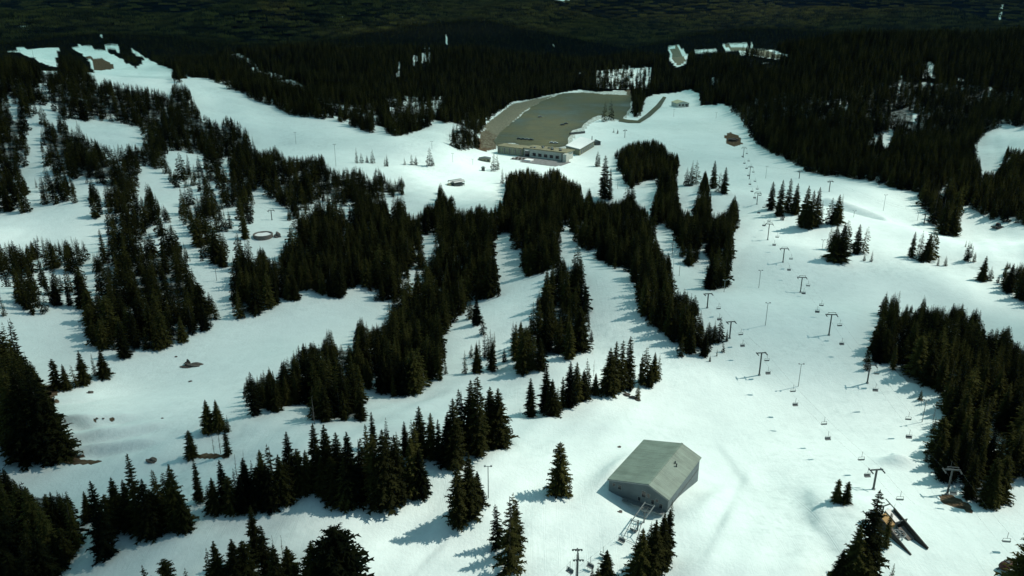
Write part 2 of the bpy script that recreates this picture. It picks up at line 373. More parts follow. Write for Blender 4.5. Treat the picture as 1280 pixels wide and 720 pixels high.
def snow_mat():
    m, nt, b = mat('snow', .9, 0.0)
    geo = N(nt, 'ShaderNodeNewGeometry')
    pos = geo.outputs['Position']
    n1 = noise(nt, .012, 4, .55, pos)
    n2 = noise(nt, .25, 6, .65, pos)
    c = ramp(nt, n1.outputs[0], [(.35, (.60, .72, .70)), (.65, (.68, .80, .78))])
    c2 = ramp(nt, n2.outputs[0], [(.25, (.90, .91, .91)), (.6, (1, 1, 1))])
    mul = N(nt, 'ShaderNodeMix', data_type='RGBA', blend_type='MULTIPLY')
    mul.inputs[0].default_value = .8
    nt.links.new(c.outputs[0], mul.inputs[6]); nt.links.new(c2.outputs[0], mul.inputs[7])
    wv = N(nt, 'ShaderNodeTexWave', wave_type='BANDS', bands_direction='X')
    for k_, v_ in (('Scale', .11), ('Distortion', 9.0), ('Detail', 2.0), ('Detail Scale', .12), ('Detail Roughness', .45)):
        wv.inputs[k_].default_value = v_
    nt.links.new(pos, wv.inputs[0])
    trk = ramp(nt, wv.outputs['Fac'], [(0, (0, 0, 0)), (.90, (0, 0, 0)), (.95, (1, 1, 1)), (1, (.2, .2, .2))])
    wv2 = N(nt, 'ShaderNodeTexWave', wave_type='BANDS', bands_direction='X')
    for k_, v_ in (('Scale', .23), ('Distortion', 22.0), ('Detail', 2.0), ('Detail Scale', .05), ('Detail Roughness', .4)):
        wv2.inputs[k_].default_value = v_
    nt.links.new(pos, wv2.inputs[0])
    trk2 = ramp(nt, wv2.outputs['Fac'], [(0, (0, 0, 0)), (.93, (0, 0, 0)), (.97, (1, 1, 1)), (1, (.2, .2, .2))])
    nm = noise(nt, .022, 3, .6, pos)
    nmr = ramp(nt, nm.outputs[0], [(.46, (0, 0, 0)), (.62, (1, 1, 1))])
    tsum = N(nt, 'ShaderNodeMath', operation='ADD'); nt.links.new(trk.outputs[0], tsum.inputs[0]); nt.links.new(trk2.outputs[0], tsum.inputs[1])
    tmul = N(nt, 'ShaderNodeMath', operation='MULTIPLY'); nt.links.new(tsum.outputs[0], tmul.inputs[0]); nt.links.new(nmr.outputs[0], tmul.inputs[1])
    mgc = noise(nt, .42, 3, .6, pos)
    mgr = ramp(nt, mgc.outputs[0], [(.36, (.86, .88, .88)), (.50, (1, 1, 1))])
    mfac = N(nt, 'ShaderNodeMath', operation='MULTIPLY'); nt.links.new(nmr.outputs[0], mfac.inputs[0]); mfac.inputs[1].default_value = .8
    mul_b = N(nt, 'ShaderNodeMix', data_type='RGBA', blend_type='MULTIPLY')
    nt.links.new(mfac.outputs[0], mul_b.inputs[0]); nt.links.new(mul.outputs[2], mul_b.inputs[6]); nt.links.new(mgr.outputs[0], mul_b.inputs[7])
    mul = mul_b
    # earth, gravel, and needle litter with the woods' shade painted in
    att = N(nt, 'ShaderNodeAttribute', attribute_name='cover_shade')
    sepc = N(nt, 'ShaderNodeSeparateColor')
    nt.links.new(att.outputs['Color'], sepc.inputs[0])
    n3 = noise(nt, .45, 6, .7, pos)
    n4 = noise(nt, .09, 5, .7, pos)
    def edge(ch, nn, soft=.25):
        a = N(nt, 'ShaderNodeMath', operation='ADD')
        nt.links.new(sepc.outputs[ch], a.inputs[0])
        s = N(nt, 'ShaderNodeMath', operation='MULTIPLY_ADD')
        nt.links.new(nn.outputs[0], s.inputs[0]); s.inputs[1].default_value = 1.0; s.inputs[2].default_value = -.5
        nt.links.new(s.outputs[0], a.inputs[1])
        mr = N(nt, 'ShaderNodeMapRange')
        mr.inputs[1].default_value = .5 - soft / 2; mr.inputs[2].default_value = .5 + soft / 2
        nt.links.new(a.outputs[0], mr.inputs[0])
        return mr.outputs[0]
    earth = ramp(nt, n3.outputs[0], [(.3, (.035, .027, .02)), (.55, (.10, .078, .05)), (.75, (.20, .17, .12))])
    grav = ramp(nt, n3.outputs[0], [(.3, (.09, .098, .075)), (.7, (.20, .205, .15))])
    lit = ramp(nt, n4.outputs[0], [(.3, (.002, .0035, .003)), (.7, (.006, .0075, .005))])  # near-black litter: shade under the trees is painted into it
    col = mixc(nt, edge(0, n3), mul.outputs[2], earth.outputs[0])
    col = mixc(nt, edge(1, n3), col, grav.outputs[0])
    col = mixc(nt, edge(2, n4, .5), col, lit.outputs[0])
    nt.links.new(col, b.inputs['Base Color'])
    # wind ripples, ski tracks, sastrugi
    n5 = noise(nt, 1.1, 6, .6, pos)
    mp = N(nt, 'ShaderNodeMapping'); mp.inputs['Scale'].default_value = (1.0, .12, 1.0); mp.inputs['Rotation'].default_value = (0, 0, rad(-28))
    nt.links.new(pos, mp.inputs[0])
    n6 = noise(nt, .55, 4, .7, mp.outputs[0])
    n7 = noise(nt, .05, 3, .5, pos)
    add = N(nt, 'ShaderNodeMath', operation='MULTIPLY_ADD')
    nt.links.new(n6.outputs[0], add.inputs[0]); add.inputs[1].default_value = .3
    nt.links.new(n5.outputs[0], add.inputs[2])
    add2 = N(nt, 'ShaderNodeMath', operation='MULTIPLY_ADD')
    nt.links.new(n7.outputs[0], add2.inputs[0]); add2.inputs[1].default_value = 5.0
    nt.links.new(add.outputs[0], add2.inputs[2])
    mg = noise(nt, .33, 2, .5, pos)            # choppy, skied-out snow in places
    mgm = N(nt, 'ShaderNodeMath', operation='MULTIPLY'); nt.links.new(mg.outputs[0], mgm.inputs[0]); nt.links.new(nmr.outputs[0], mgm.inputs[1])
    add3 = N(nt, 'ShaderNodeMath', operation='MULTIPLY_ADD'); nt.links.new(mgm.outputs[0], add3.inputs[0]); add3.inputs[1].default_value = 1.6
    nt.links.new(add2.outputs[0], add3.inputs[2])
    add4 = N(nt, 'ShaderNodeMath', operation='MULTIPLY_ADD'); nt.links.new(tmul.outputs[0], add4.inputs[0]); add4.inputs[1].default_value = -.5
    nt.links.new(add3.outputs[0], add4.inputs[2])
    bump(nt, b, add4.outputs[0], .24, .7)
    return m
M_SNOW = snow_mat()

def foliage_mat(name, dark, light):
    m, nt, b = mat(name, .95, 0.0)
    oi = N(nt, 'ShaderNodeObjectInfo')
    n = noise(nt, .6, 4, .6)
    a = N(nt, 'ShaderNodeMath', operation='MULTIPLY_ADD')
    nt.links.new(oi.outputs['Random'], a.inputs[0]); a.inputs[1].default_value = .55
    a2 = N(nt, 'ShaderNodeMath', operation='MULTIPLY'); a2.inputs[1].default_value = .6
    nt.links.new(n.outputs[0], a2.inputs[0]); nt.links.new(a2.outputs[0], a.inputs[2])
    r = ramp(nt, a.outputs[0], [(.25, dark), (.6, tuple((a_ * 2 + b_) / 3 for a_, b_ in zip(dark, light))), (.95, light)])
    nt.links.new(r.outputs[0], b.inputs['Base Color'])
    return m
M_FOL = foliage_mat('needles', (.0022, .0042, .003), (.050, .051, .015))
M_BARK = simple('bark', (.07, .058, .046), .4, 3, .9, .1)
M_DEAD = simple('weathered_wood', (.15, .14, .125), .3, 3, .9, .1)
M_STEEL = simple('dark_steel', (.055, .065, .065), .3, 3, .5, .4)
M_GALV = simple('galvanised_steel', (.22, .25, .25), .2, 3, .5, .4, .3)
M_RUBBER = simple('worn_seat', (.14, .16, .16), .3, 5, .7)
M_GLASS = simple('dark_window', (.012, .016, .02), .3, 1, .12, .6)
M_PALE = simple('pale_wall', (.42, .45, .40), .12, .8, .8)
M_OLIVE = simple('olive_wall', (.20, .21, .14), .2, .6, .8)
M_OLROOF = simple('olive_roof', (.17, .165, .10), .25, .25, .85)
M_DECK = simple('grey_deck', (.16, .17, .17), .25, .4, .85)
M_WHITE = simple('old_snow_cap', (.78, .82, .80), .06, .6, .7)
M_BROWNP = simple('ochre_panel', (.34, .21, .07), .2, 2, .7)
M_ROCK = simple('dark_rock', (.085, .078, .068), .5, 1.1, .9, .2)
M_DARK = simple('dark_boards', (.045, .045, .040), .35, 2, .85, .1)
M_FRAME = simple('dull_frame_steel', (.13, .155, .155), .2, 3, .6, .3)
M_RED = simple('rust_red_paint', (.055, .018, .014), .35, 3, .6)
M_TYRE = simple('tyre', (.02, .02, .02), .2, 4, .9)
M_CAR = [simple('dark_car_paint', (.035, .04, .05), .1, 1, .3, .5), simple('white_car_paint', (.6, .62, .62), .05, 1, .3, .5), simple('grey_car_paint', (.16, .17, .18), .1, 1, .3, .5)]

def metal_roof(name, col, sc):
    m, nt, b = mat(name, .55, .35)
    tc = N(nt, 'ShaderNodeTexCoord')
    wv = N(nt, 'ShaderNodeTexWave', wave_type='BANDS', bands_direction='Y', wave_profile='SAW')
    wv.inputs['Scale'].default_value = sc
    nt.links.new(tc.outputs['Object'], wv.inputs[0])
    n = noise(nt, .35, 5, .6, tc.outputs['Object'])
    mp = N(nt, 'ShaderNodeMapping'); mp.inputs['Scale'].default_value = (.15, 2.2, .15)
    nt.links.new(tc.outputs['Object'], mp.inputs[0])
    n2 = noise(nt, .8, 5, .6, mp.outputs[0])
    a = ramp(nt, n.outputs[0], [(.3, tuple(c * .8 for c in col)), (.7, tuple(c * 1.15 for c in col))])
    s = ramp(nt, n2.outputs[0], [(.35, (.78, .78, .76)), (.6, (1, 1, 1))])
    mul = N(nt, 'ShaderNodeMix', data_type='RGBA', blend_type='MULTIPLY'); mul.inputs[0].default_value = 1
    nt.links.new(a.outputs[0], mul.inputs[6]); nt.links.new(s.outputs[0], mul.inputs[7])
    nt.links.new(mul.outputs[2], b.inputs['Base Color'])
    r = ramp(nt, wv.outputs[0], [(0, (0, 0, 0)), (.86, (0, 0, 0)), (.93, (1, 1, 1)), (1, (0, 0, 0))])
    bump(nt, b, r.outputs[0], .6, .08)
    return m
M_ROOF = metal_roof('seamed_metal_roof', (.165, .225, .185), .55)
M_BARNW = metal_roof('grey_siding', (.105, .14, .15), 1.6)

def lot_mat():
    m, nt, b = mat('wet_gravel_lot', .8, .12)
    pos = N(nt, 'ShaderNodeNewGeometry').outputs['Position']
    n = noise(nt, .02, 6, .65, pos)
    n2 = noise(nt, .3, 6, .7, pos)
    a = ramp(nt, n.outputs[0], [(.32, (.038, .046, .036)), (.5, (.072, .080, .048)), (.7, (.115, .118, .066))])
    s = ramp(nt, n2.outputs[0], [(.3, (.75, .75, .75)), (.7, (1.1, 1.1, 1.05))])
    mul = N(nt, 'ShaderNodeMix', data_type='RGBA', blend_type='MULTIPLY'); mul.inputs[0].default_value = 1
    nt.links.new(a.outputs[0], mul.inputs[6]); nt.links.new(s.outputs[0], mul.inputs[7])
    nt.links.new(mul.outputs[2], b.inputs['Base Color'])
    wv = N(nt, 'ShaderNodeTexWave', wave_type='RINGS')
    mp_ = N(nt, 'ShaderNodeMapping'); mp_.inputs['Location'].default_value = (-150, -640, 0)
    nt.links.new(pos, mp_.inputs[0])
    for k_, v_ in (('Scale', .035), ('Distortion', 5.0), ('Detail', 3.0), ('Detail Scale', .3)):
        wv.inputs[k_].default_value = v_
    nt.links.new(mp_.outputs[0], wv.inputs[0])
    tr_ = ramp(nt, wv.outputs['Fac'], [(0, (.68, .70, .70)), (.10, (1, 1, 1)), (1, (1, 1, 1))])
    mul2 = N(nt, 'ShaderNodeMix', data_type='RGBA', blend_type='MULTIPLY'); mul2.inputs[0].default_value = 1
    nt.links.new(mul.outputs[2], mul2.inputs[6]); nt.links.new(tr_.outputs[0], mul2.inputs[7])
    nt.links.new(mul2.outputs[2], b.inputs['Base Color'])
    rr = ramp(nt, n.outputs[0], [(.35, (.45, .45, .45)), (.6, (.85, .85, .85))])
    nt.links.new(rr.outputs[0], b.inputs['Roughness'])
    return m
M_LOT = lot_mat()

# ------------------------------------------------------------------ mesh builder
class MB:
    def __init__(s):
        s.v = []; s.f = []
    def quadbox(s, P):      # P: eight corners, bottom ring then top ring
        o = len(s.v); s.v += [tuple(p) for p in P]
        for q in ((3, 2, 1, 0), (4, 5, 6, 7), (0, 1, 5, 4), (1, 2, 6, 5), (2, 3, 7, 6), (3, 0, 4, 7)):
            s.f.append([o + i for i in q])
        return s
    def box(s, x0, x1, y0, y1, z0, z1):
        return s.quadbox([(x0, y0, z0), (x1, y0, z0), (x1, y1, z0), (x0, y1, z0), (x0, y0, z1), (x1, y0, z1), (x1, y1, z1), (x0, y1, z1)])
    def tube(s, a, b, r0, r1=None, n=8):
        r1 = r0 if r1 is None else r1
        a = Vector(a); b = Vector(b); d = (b - a).normalized()
        u = d.orthogonal().normalized(); w_ = d.cross(u)
        o = len(s.v)
        for c, r in ((a, r0), (b, r1)):
            for i in range(n):
                t = 2 * math.pi * i / n
                s.v.append(tuple(c + (u * math.cos(t) + w_ * math.sin(t)) * r))
        for i in range(n):
            j = (i + 1) % n
            s.f.append([o + i, o + j, o + n + j, o + n + i])
        s.f.append([o + i for i in range(n)][::-1]); s.f.append([o + n + i for i in range(n)])
        return s
    def beam(s, a, b, wd, ht):
        a = Vector(a); b = Vector(b); d = (b - a).normalized()
        sd = d.cross(Vector((0, 0, 1)))
        if sd.length < .01: sd = Vector((1, 0, 0))
        sd.normalize(); up = sd.cross(d)
        P = []
        for sgn in (-1, 1):
            for c, k in ((a, -1), (a, 1), (b, 1), (b, -1)):
                P.append(c + sd * wd / 2 * k + up * ht / 2 * sgn)
        return s.quadbox(P)
    def prism(s, poly, y0, y1):   # poly in xz, extruded along y
        o = len(s.v); n = len(poly)
        for y in (y0, y1):
            s.v += [(p[0], y, p[1]) for p in poly]
        s.f.append([o + i for i in range(n)]); s.f.append([o + n + i for i in range(n)][::-1])
        for i in range(n):
            j = (i + 1) % n
            s.f.append([o + i, o + n + i, o + n + j, o + j])
        return s
    def mesh(s, name, m, smooth=False):
        me = bpy.data.meshes.new(name)
        me.from_pydata(s.v, [], s.f)
        me.materials.append(m)
        if smooth:
            me.polygons.foreach_set('use_smooth', [True] * len(me.polygons))
        me.update()
        return me
    def build(s, name, m, parent=None, smooth=False, loc=None):
        o = bpy.data.objects.new(name, s.mesh(name, m, smooth))
        C.objects.link(o)
        if parent: o.parent = parent
        if loc is not None: o.location = loc
        return o

def np_mesh(name, V, Fc, m, smooth=False):
    me = bpy.data.meshes.new(name)
    V = np.asarray(V, np.float32); Fc = np.asarray(Fc, np.int32)
    k = Fc.shape[1]
    me.vertices.add(len(V)); me.vertices.foreach_set('co', V.ravel())
    me.loops.add(Fc.size); me.loops.foreach_set('vertex_index', Fc.ravel())
    me.polygons.add(len(Fc))
    me.polygons.foreach_set('loop_start', np.arange(len(Fc), dtype=np.int32) * k)
    me.polygons.foreach_set('loop_total', np.full(len(Fc), k, np.int32))
    if smooth:
        me.polygons.foreach_set('use_smooth', np.ones(len(Fc), bool))
    me.materials.append(m)
    me.update(calc_edges=True)
    return me

def tag(o, label, cat=None, group=None, kind=None):
    o['label'] = label
    if cat: o['category'] = cat
    if group: o['group'] = group
    if kind: o['kind'] = kind
    return o

def empty(name, loc, rz, label, cat, group=None):
    o = bpy.data.objects.new(name, None); C.objects.link(o)
    o.location = loc; o.rotation_euler = (0, 0, rz)
    return tag(o, label, cat, group)

# ------------------------------------------------------------------ terrain sheet
az = np.concatenate([np.linspace(-180, -52, 22)[:-1], np.linspace(-52, 52, 640), np.linspace(52, 180, 22)[1:]])
rr = np.concatenate([np.geomspace(6, 105, 26)[:-1], np.geomspace(105, 1400, 470)[:-1], np.geomspace(1400, 45000, 190)])
A, R = np.meshgrid(np.radians(az), rr)
X = R * np.sin(A); Y = R * np.cos(A); Z = height(X, Y)
nr, na = X.shape
idx = np.arange(nr * na).reshape(nr, na)
quads = np.stack([idx[:-1, :-1], idx[:-1, 1:], idx[1:, 1:], idx[1:, :-1]], -1).reshape(-1, 4)[:, ::-1]
V = np.stack([X.ravel(), Y.ravel(), Z.ravel()], 1)
me = np_mesh('snow_ground', V, quads, M_SNOW, True)
ground = bpy.data.objects.new('snow_ground', me)
C.objects.link(ground)
tag(ground, 'snow covered mountain terrain with groomed ski runs', None, None, 'structure')
PX, PY, DEP = proj(V[:, 0], V[:, 1], V[:, 2])
inview = (V[:, 1] > 60)
Dv = np.hypot(V[:, 0], V[:, 1])
cov = np.zeros((len(V), 4), np.float32); cov[:, 3] = 1
for k, pts in DIRT:
    val = .95 if k == int(k) else .5
    k = int(k)
    cov[:, k - 1] = np.maximum(cov[:, k - 1], np.where(inview & pip(PX, PY, pts), val, 0))
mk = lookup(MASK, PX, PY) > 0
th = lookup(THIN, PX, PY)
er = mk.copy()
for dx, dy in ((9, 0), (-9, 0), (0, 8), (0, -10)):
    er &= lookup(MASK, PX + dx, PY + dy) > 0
fl = np.where(er & ~th, np.where(np.isin(lookup(MASK, PX, PY), (3, 4, 5, 6, 7, 9, 10, 11, 16, 21)), .22, .62), 0.)  # dark floor inside the woods: tree shade put into the ground colour
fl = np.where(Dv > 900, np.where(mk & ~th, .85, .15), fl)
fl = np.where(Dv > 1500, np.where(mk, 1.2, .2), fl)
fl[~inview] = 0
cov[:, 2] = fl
ca = me.color_attributes.new('cover_shade', 'FLOAT_COLOR', 'POINT')
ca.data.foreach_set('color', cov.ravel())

def sheet(name, pts, m, lift, label, step=2.5):
    """a level sheet following the ground inside an outline"""
    W = [ground_at(*p) for p in pts]
    poly = [(p.x, p.y) for p in W]
    zl = [p.z for p in W]
    import bmesh
    bm = bmesh.new()
    vs_ = [bm.verts.new((p.x, p.y, 0)) for p in W]
    f = bm.faces.new(vs_)
    bmesh.ops.triangulate(bm, faces=[f])
    for _ in range(5):
        bmesh.ops.subdivide_edges(bm, edges=[e for e in bm.edges if e.calc_length() > step * 4], cuts=1)
    bmesh.ops.triangulate(bm, faces=bm.faces[:])
    co = np.array([v.co[:] for v in bm.verts])
    z = height(co[:, 0], co[:, 1]) + lift
    for v, zz in zip(bm.verts, z):
        v.co.z = zz
    bmesh.ops.recalc_face_normals(bm, faces=bm.faces[:])
    me_ = bpy.data.meshes.new(name); bm.to_mesh(me_); bm.free()
    if me_.polygons and me_.polygons[0].normal.z < 0:
        me_.flip_normals()
    me_.materials.append(m)
    o = bpy.data.objects.new(name, me_); C.objects.link(o)
    tag(o, label, None, None, 'structure')
    return o
_lr = random.Random(8)
def ragged(poly, amp):
    o = []
    for i, (a, b) in enumerate(poly):
        c, d = poly[(i + 1) % len(poly)]
        n = max(1, int(math.hypot(c - a, d - b) / 3))
        for k in range(n):
            t = k / n
            o.append((a + (c - a) * t + _lr.uniform(-amp, amp) * 1.6, b + (d - b) * t + _lr.uniform(-amp, amp) * .5))
    return o
LOTP = ragged(LOTP, .9)
sheet('parking_lot', LOTP, M_LOT, .35, 'bare olive brown gravel parking lot below the ski runs')
sheet('road', ROADP, M_LOT, .40, 'curving dark road leaving the parking lot')

# ------------------------------------------------------------------ broken cloud layer high over the mountain
CLOUD_Z = 950.0
def ell(px, py, cx, cy, rx, ry, soft=.45):
    d = np.sqrt(((px - cx) / rx) ** 2 + ((py - cy) / ry) ** 2)
    return 1 - sstep(1 - soft, 1 + soft, d)
def sunlit(px, py):
    o = np.zeros_like(px)
    for e in ((930,640,420,120,.35), (900,500,200,60,.5), (1150,560,220,90,.4), (1240,690,200,110,.3), (560,680,190,75,.5), (1150,285,170,50,.35), (1250,330,90,60,.4), (1010,285,70,26,.6),
              (640,215,150,34,.4), (700,160,60,26,.5), (600,422,50,34,.5), (790,430,60,36,.5), (770,480,90,22,.6), (100,500,42,20,.5), (95,292,60,16,.6), (10,352,40,14,.5), (20,290,60,20,.6),
              (345,18,26,14,.6), (540,38,150,9,.5), (900,14,240,12,.6), (930,62,80,10,.5), (780,98,50,18,.6), (1150,110,100,40,.9)):
        amp = .62 if (e[1] < 130 or e[0] < 130) else 1.0
        o = np.maximum(o, amp * ell(px, py, *e))
    return o
def add_clouds():
    azc = np.radians(np.concatenate([np.linspace(-75, -48, 8)[:-1], np.linspace(-48, 48, 170), np.linspace(48, 75, 8)[1:]]))
    rc = np.concatenate([np.geomspace(40, 105, 8)[:-1], np.geomspace(105, 2500, 150)[:-1], np.geomspace(2500, 30000, 50)])
    A_, R_ = np.meshgrid(azc, rc)
    gx, gy = R_ * np.sin(A_), R_ * np.cos(A_)
    gz = height(gx, gy)
    px, py, _ = proj(gx, gy, gz)
    px = np.clip(px, -60, 1340); py = np.clip(py, 0, 735)
    s_ = sunlit(px, py)
    base = .44 + .05 * lowfreq(gx, gy, 260, 21) + .04 * lowfreq(gx, gy, 90, 22)
    base = base - .36 * ell(px, py, 130, 680, 280, 120, .6) - .10 * ell(px, py, 180, 130, 260, 110, .5) - .06 * ell(px, py, 860, 165, 120, 60, .5)
    base = base * (1 - .8 * sstep(1700, 2600, gy))
    base = base + .30 * sstep(2200, 3200, gy) * np.clip(lowfreq(gx, gy, 1500, 41), 0, 1) ** 1.5
    tr = np.clip(base * (1 - s_) + .985 * s_, .02, 1)
    tr = 1 - (1 - tr) * (R_ > 60)
    k = (CLOUD_Z - gz) / sun_dir.z
    cx, cy = gx + sun_dir.x * k, gy + sun_dir.y * k
    thick = 14 + 70 * (1 - tr) + 10 * lowfreq(cx, cy, 300, 5)
    lump = 9 * lowfreq(cx, cy, 120, 6)
    top = np.stack([cx, cy, CLOUD_Z + np.maximum(thick, 4) + lump], -1).reshape(-1, 3)
    bot = np.stack([cx, cy, CLOUD_Z - .2 * thick + .3 * lump], -1).reshape(-1, 3)
    nr_, na_ = gx.shape
    id_ = np.arange(nr_ * na_).reshape(nr_, na_)
    q = np.stack([id_[:-1, :-1], id_[:-1, 1:], id_[1:, 1:], id_[1:, :-1]], -1).reshape(-1, 4)
    rim = np.concatenate([id_[0, :], id_[1:, -1], id_[-1, ::-1][1:], id_[::-1, 0][1:]])
    nn = nr_ * na_
    side = np.stack([rim[:-1], rim[1:], rim[1:] + nn, rim[:-1] + nn], -1)
    m = bpy.data.materials.new('cloud_vapour'); m.use_nodes = True
    nt = m.node_tree; nt.nodes.clear()
    at_ = N(nt, 'ShaderNodeAttribute', attribute_name='clearness')
    tb = N(nt, 'ShaderNodeBsdfTransparent'); tl = N(nt, 'ShaderNodeBsdfTranslucent')
    tl.inputs[0].default_value = (.42, .70, .68, 1)
    mx = N(nt, 'ShaderNodeMixShader'); o_ = N(nt, 'ShaderNodeOutputMaterial')
    nt.links.new(at_.outputs['Fac'], mx.inputs[0]); nt.links.new(tl.outputs[0], mx.inputs[1]); nt.links.new(tb.outputs[0], mx.inputs[2]); nt.links.new(mx.outputs[0], o_.inputs[0])
    me_ = np_mesh('cloud_layer', np.vstack([top, bot]), np.vstack([q[:, ::-1], q + nn, side]), m, True)
    a_ = me_.attributes.new('clearness', 'FLOAT', 'POINT')
    a_.data.foreach_set('value', np.tile(np.sqrt(tr).ravel(), 2).astype(np.float32))
    o = bpy.data.objects.new('cloud_layer', me_); C.objects.link(o)
    tag(o, 'broken white cloud layer high above the mountain', 'cloud', None, 'stuff')
add_clouds()

# ------------------------------------------------------------------ conifers
H0 = 15.0
def conifer(seed, R=2.6, levels=34, nb=7, z0=.05, lean=0., gaps=.0, power=.85, fingers=5, twin=0., blunt=0.):
    """needle crown as drooping branch sprays of many small faces, plus the trunk"""
    g = np.random.default_rng(seed)
    V = []; T = []
    stems = [(0., 0., 1.0)]
    if twin: stems.append((R * .45, .2, twin))
    for sx, sy, hs in stems:
        H = H0 * hs
        for li in range(levels):
            t = z0 + (1 - z0) * (li / levels) ** .92
            z = H * t
            prof = (1 - t) ** power
            if blunt: prof = max(prof, blunt * math.sqrt(max(1 - t * t, 0)))
            base = R * hs * prof * (1 - .35 * max(0, .16 - t) / .16)
            base *= g.uniform(.78, 1.12)
            n = max(3, int(round(nb * (1 - .45 * t))))
            a0 = g.uniform(0, 6.28)
            for k in range(n):
                if g.random() < gaps: continue
                a = a0 + 6.283 * k / n + g.normal(0, .25)
                L = max(base * g.uniform(.6, 1.2), .16)
                ca_, sa_ = math.cos(a), math.sin(a)
                rise = .25 - .55 * (1 - t)        # low branches droop, high ones point up
                cx, cy = sx, sy
                zb = z + g.uniform(-.15, .15)
                seg = fingers
                pts = []
                for q in range(seg + 1):
                    u = q / seg
                    d = L * u
                    zz = zb + L * (rise * u - .28 * u * u + .10 * u ** 3)
                    pts.append((cx + ca_ * d, cy + sa_ * d, zz))
                wd = .30 * L + .16
                for q in range(1, seg + 1):
                    u = q / seg
                    wq = wd * (1 - .6 * u) * g.uniform(.7, 1.3)
                    p0 = pts[q - 1]; p1 = pts[q]
                    back = .35 * L / seg
                    dr = -.28 * wq
                    for sgn in (-1, 1):
                        tip = (p1[0] - sa_ * wq * sgn + ca_ * back * g.uniform(0, 1.6), p1[1] + ca_ * wq * sgn + sa_ * back * g.uniform(0, 1.6), p1[2] + dr + g.uniform(-.12, .08))
                        o = len(V)
                        V.extend([(p0[0], p0[1], p0[2] + .04), tip, (p1[0], p1[1], p1[2])])
                        T.append((o, o + 1, o + 2))
                # hanging needles under the branch
                q = seg // 2 + 1
                o = len(V)
                V.extend([pts[0], pts[-1], (pts[q][0], pts[q][1], pts[q][2] - .22 * L - .1)])
                T.append((o, o + 1, o + 2))
        # leader
        o = len(V)
        V.extend([(sx - .09, sy, H * .965), (sx + .09, sy, H * .965), (sx, sy, H * 1.01)]); T.append((o, o + 1, o + 2))
        V.extend([(sx, sy - .09, H * .965), (sx, sy + .09, H * .965), (sx, sy, H * 1.01)]); T.append((o + 3, o + 4, o + 5))
    V = np.array(V)
    V[:, 0] += lean * (V[:, 2] / H0) ** 2
    return V, np.array(T)

def trunk_mesh(name, r=.2, dead=False, seed=0, h=1.0, z_in=-1.2):
    mb = MB()
    g = random.Random(seed)
    H = H0 * h
    pts = [(0, 0, z_in)]
    for i in range(1, 6):
        pts.append((g.uniform(-.05, .05) * i, g.uniform(-.05, .05) * i, H * i / 5 * .97))
    for i in range(5):
        mb.tube(pts[i], pts[i + 1], r * (1 - i / 5) + .03, r * (1 - (i + 1) / 5) + .03, 7)
    if dead:
        for i in range(38):
            t = g.uniform(.18, .95); a = g.uniform(0, 6.28); L = 1.9 * (1.05 - t) * g.uniform(.4, 1.1)
            z = H * t
            p1 = (math.cos(a) * L, math.sin(a) * L, z + L * .18)
            mb.tube((0, 0, z), p1, .05, .02, 4)
            for s_ in (-.5, .5):
                m_ = (p1[0] * .55, p1[1] * .55, z + L * .1)
                mb.tube(m_, (math.cos(a + s_) * L * .95, math.sin(a + s_) * L * .95, z + L * .3), .03, .012, 3)
    return mb.mesh(name, M_DEAD if dead else M_BARK, False)

TRUNK = trunk_mesh('trunk')
SNAG = trunk_mesh('snag', .17, True, 4)
SPECS = {  # name: radius, levels, branches, kwargs
    'spire': dict(R=2.15, levels=46, nb=8, power=.6, blunt=.18, gaps=.06), 'slim': dict(R=1.55, levels=46, nb=7, power=.55, gaps=.12),
    'full': dict(R=3.0, levels=44, nb=10, power=.7, gaps=.06), 'broad': dict(R=3.7, levels=38, nb=10, power=.72, blunt=.35),
    'ragged': dict(R=2.4, levels=34, nb=6, power=.6, gaps=.28, lean=.5), 'twin': dict(R=2.2, levels=38, nb=7, power=.8, twin=.8),
    'shaggy': dict(R=2.2, levels=36, nb=7, power=.55, gaps=.15, lean=-.4), 'round': dict(R=5.2, levels=30, nb=14, power=.6, blunt=.85, z0=.03),
    'narrow': dict(R=1.9, levels=44, nb=7, power=.5, gaps=.05, blunt=.2), 'bushy': dict(R=3.2, levels=34, nb=9, power=.5, gaps=.1, blunt=.4),
}
CROWN = {}
RADI = {}
for i, (k, sp_) in enumerate(SPECS.items()):
    v, t = conifer(100 + i, **sp_)
    CROWN[k] = np_mesh('crown_' + k, v, t, M_FOL)
    RADI[k] = sp_['R']
KINDS_ = ['spire', 'slim', 'full', 'ragged', 'twin', 'shaggy', 'narrow', 'bushy', 'spire', 'full']

# the trees one can pick out: base x, base y, height in pixels of the photograph, crown kind, lean-free; row name
ROWS = {}
def row(name, phrase, items):
    ROWS[name] = (phrase, items)
row('nearleft', 'in the ragged row under the bare earth patch', [(112,650,38,'full'),(133,697,96,'spire'),(150,655,60,'full'),(165,662,64,'full'),(178,668,100,'slim'),(190,670,72,'full'),(204,657,72,'shaggy'),(213,650,60,'full'),(224,660,80,'full'),(250,628,56,'slim'),(263,635,30,'bushy'),(282,632,58,'spire'),(298,635,50,'full'),(311,632,60,'full'),(320,627,52,'spire')])
row('patch', 'beside the thin strip of bare earth', [(240,572,36,'bushy'),(285,569,40,'slim'),(262,540,42,'full'),(274,538,40,'full'),(286,540,22,'slim')])
row('midrow', 'in the long row reaching toward the twin pair', [(332,628,66,'spire'),(345,630,74,'ragged'),(354,628,60,'full'),(366,616,76,'spire'),(376,616,56,'bushy'),(398,605,76,'spire'),(412,614,82,'full'),(426,622,80,'spire'),(440,630,88,'full'),(453,622,74,'shaggy'),(470,628,84,'spire'),(483,632,92,'full'),(497,628,82,'spire'),(489,612,70,'slim'),(516,618,72,'full'),(526,620,60,'full'),(521,606,78,'slim'),(405,618,50,'full'),(462,612,80,'slim')])
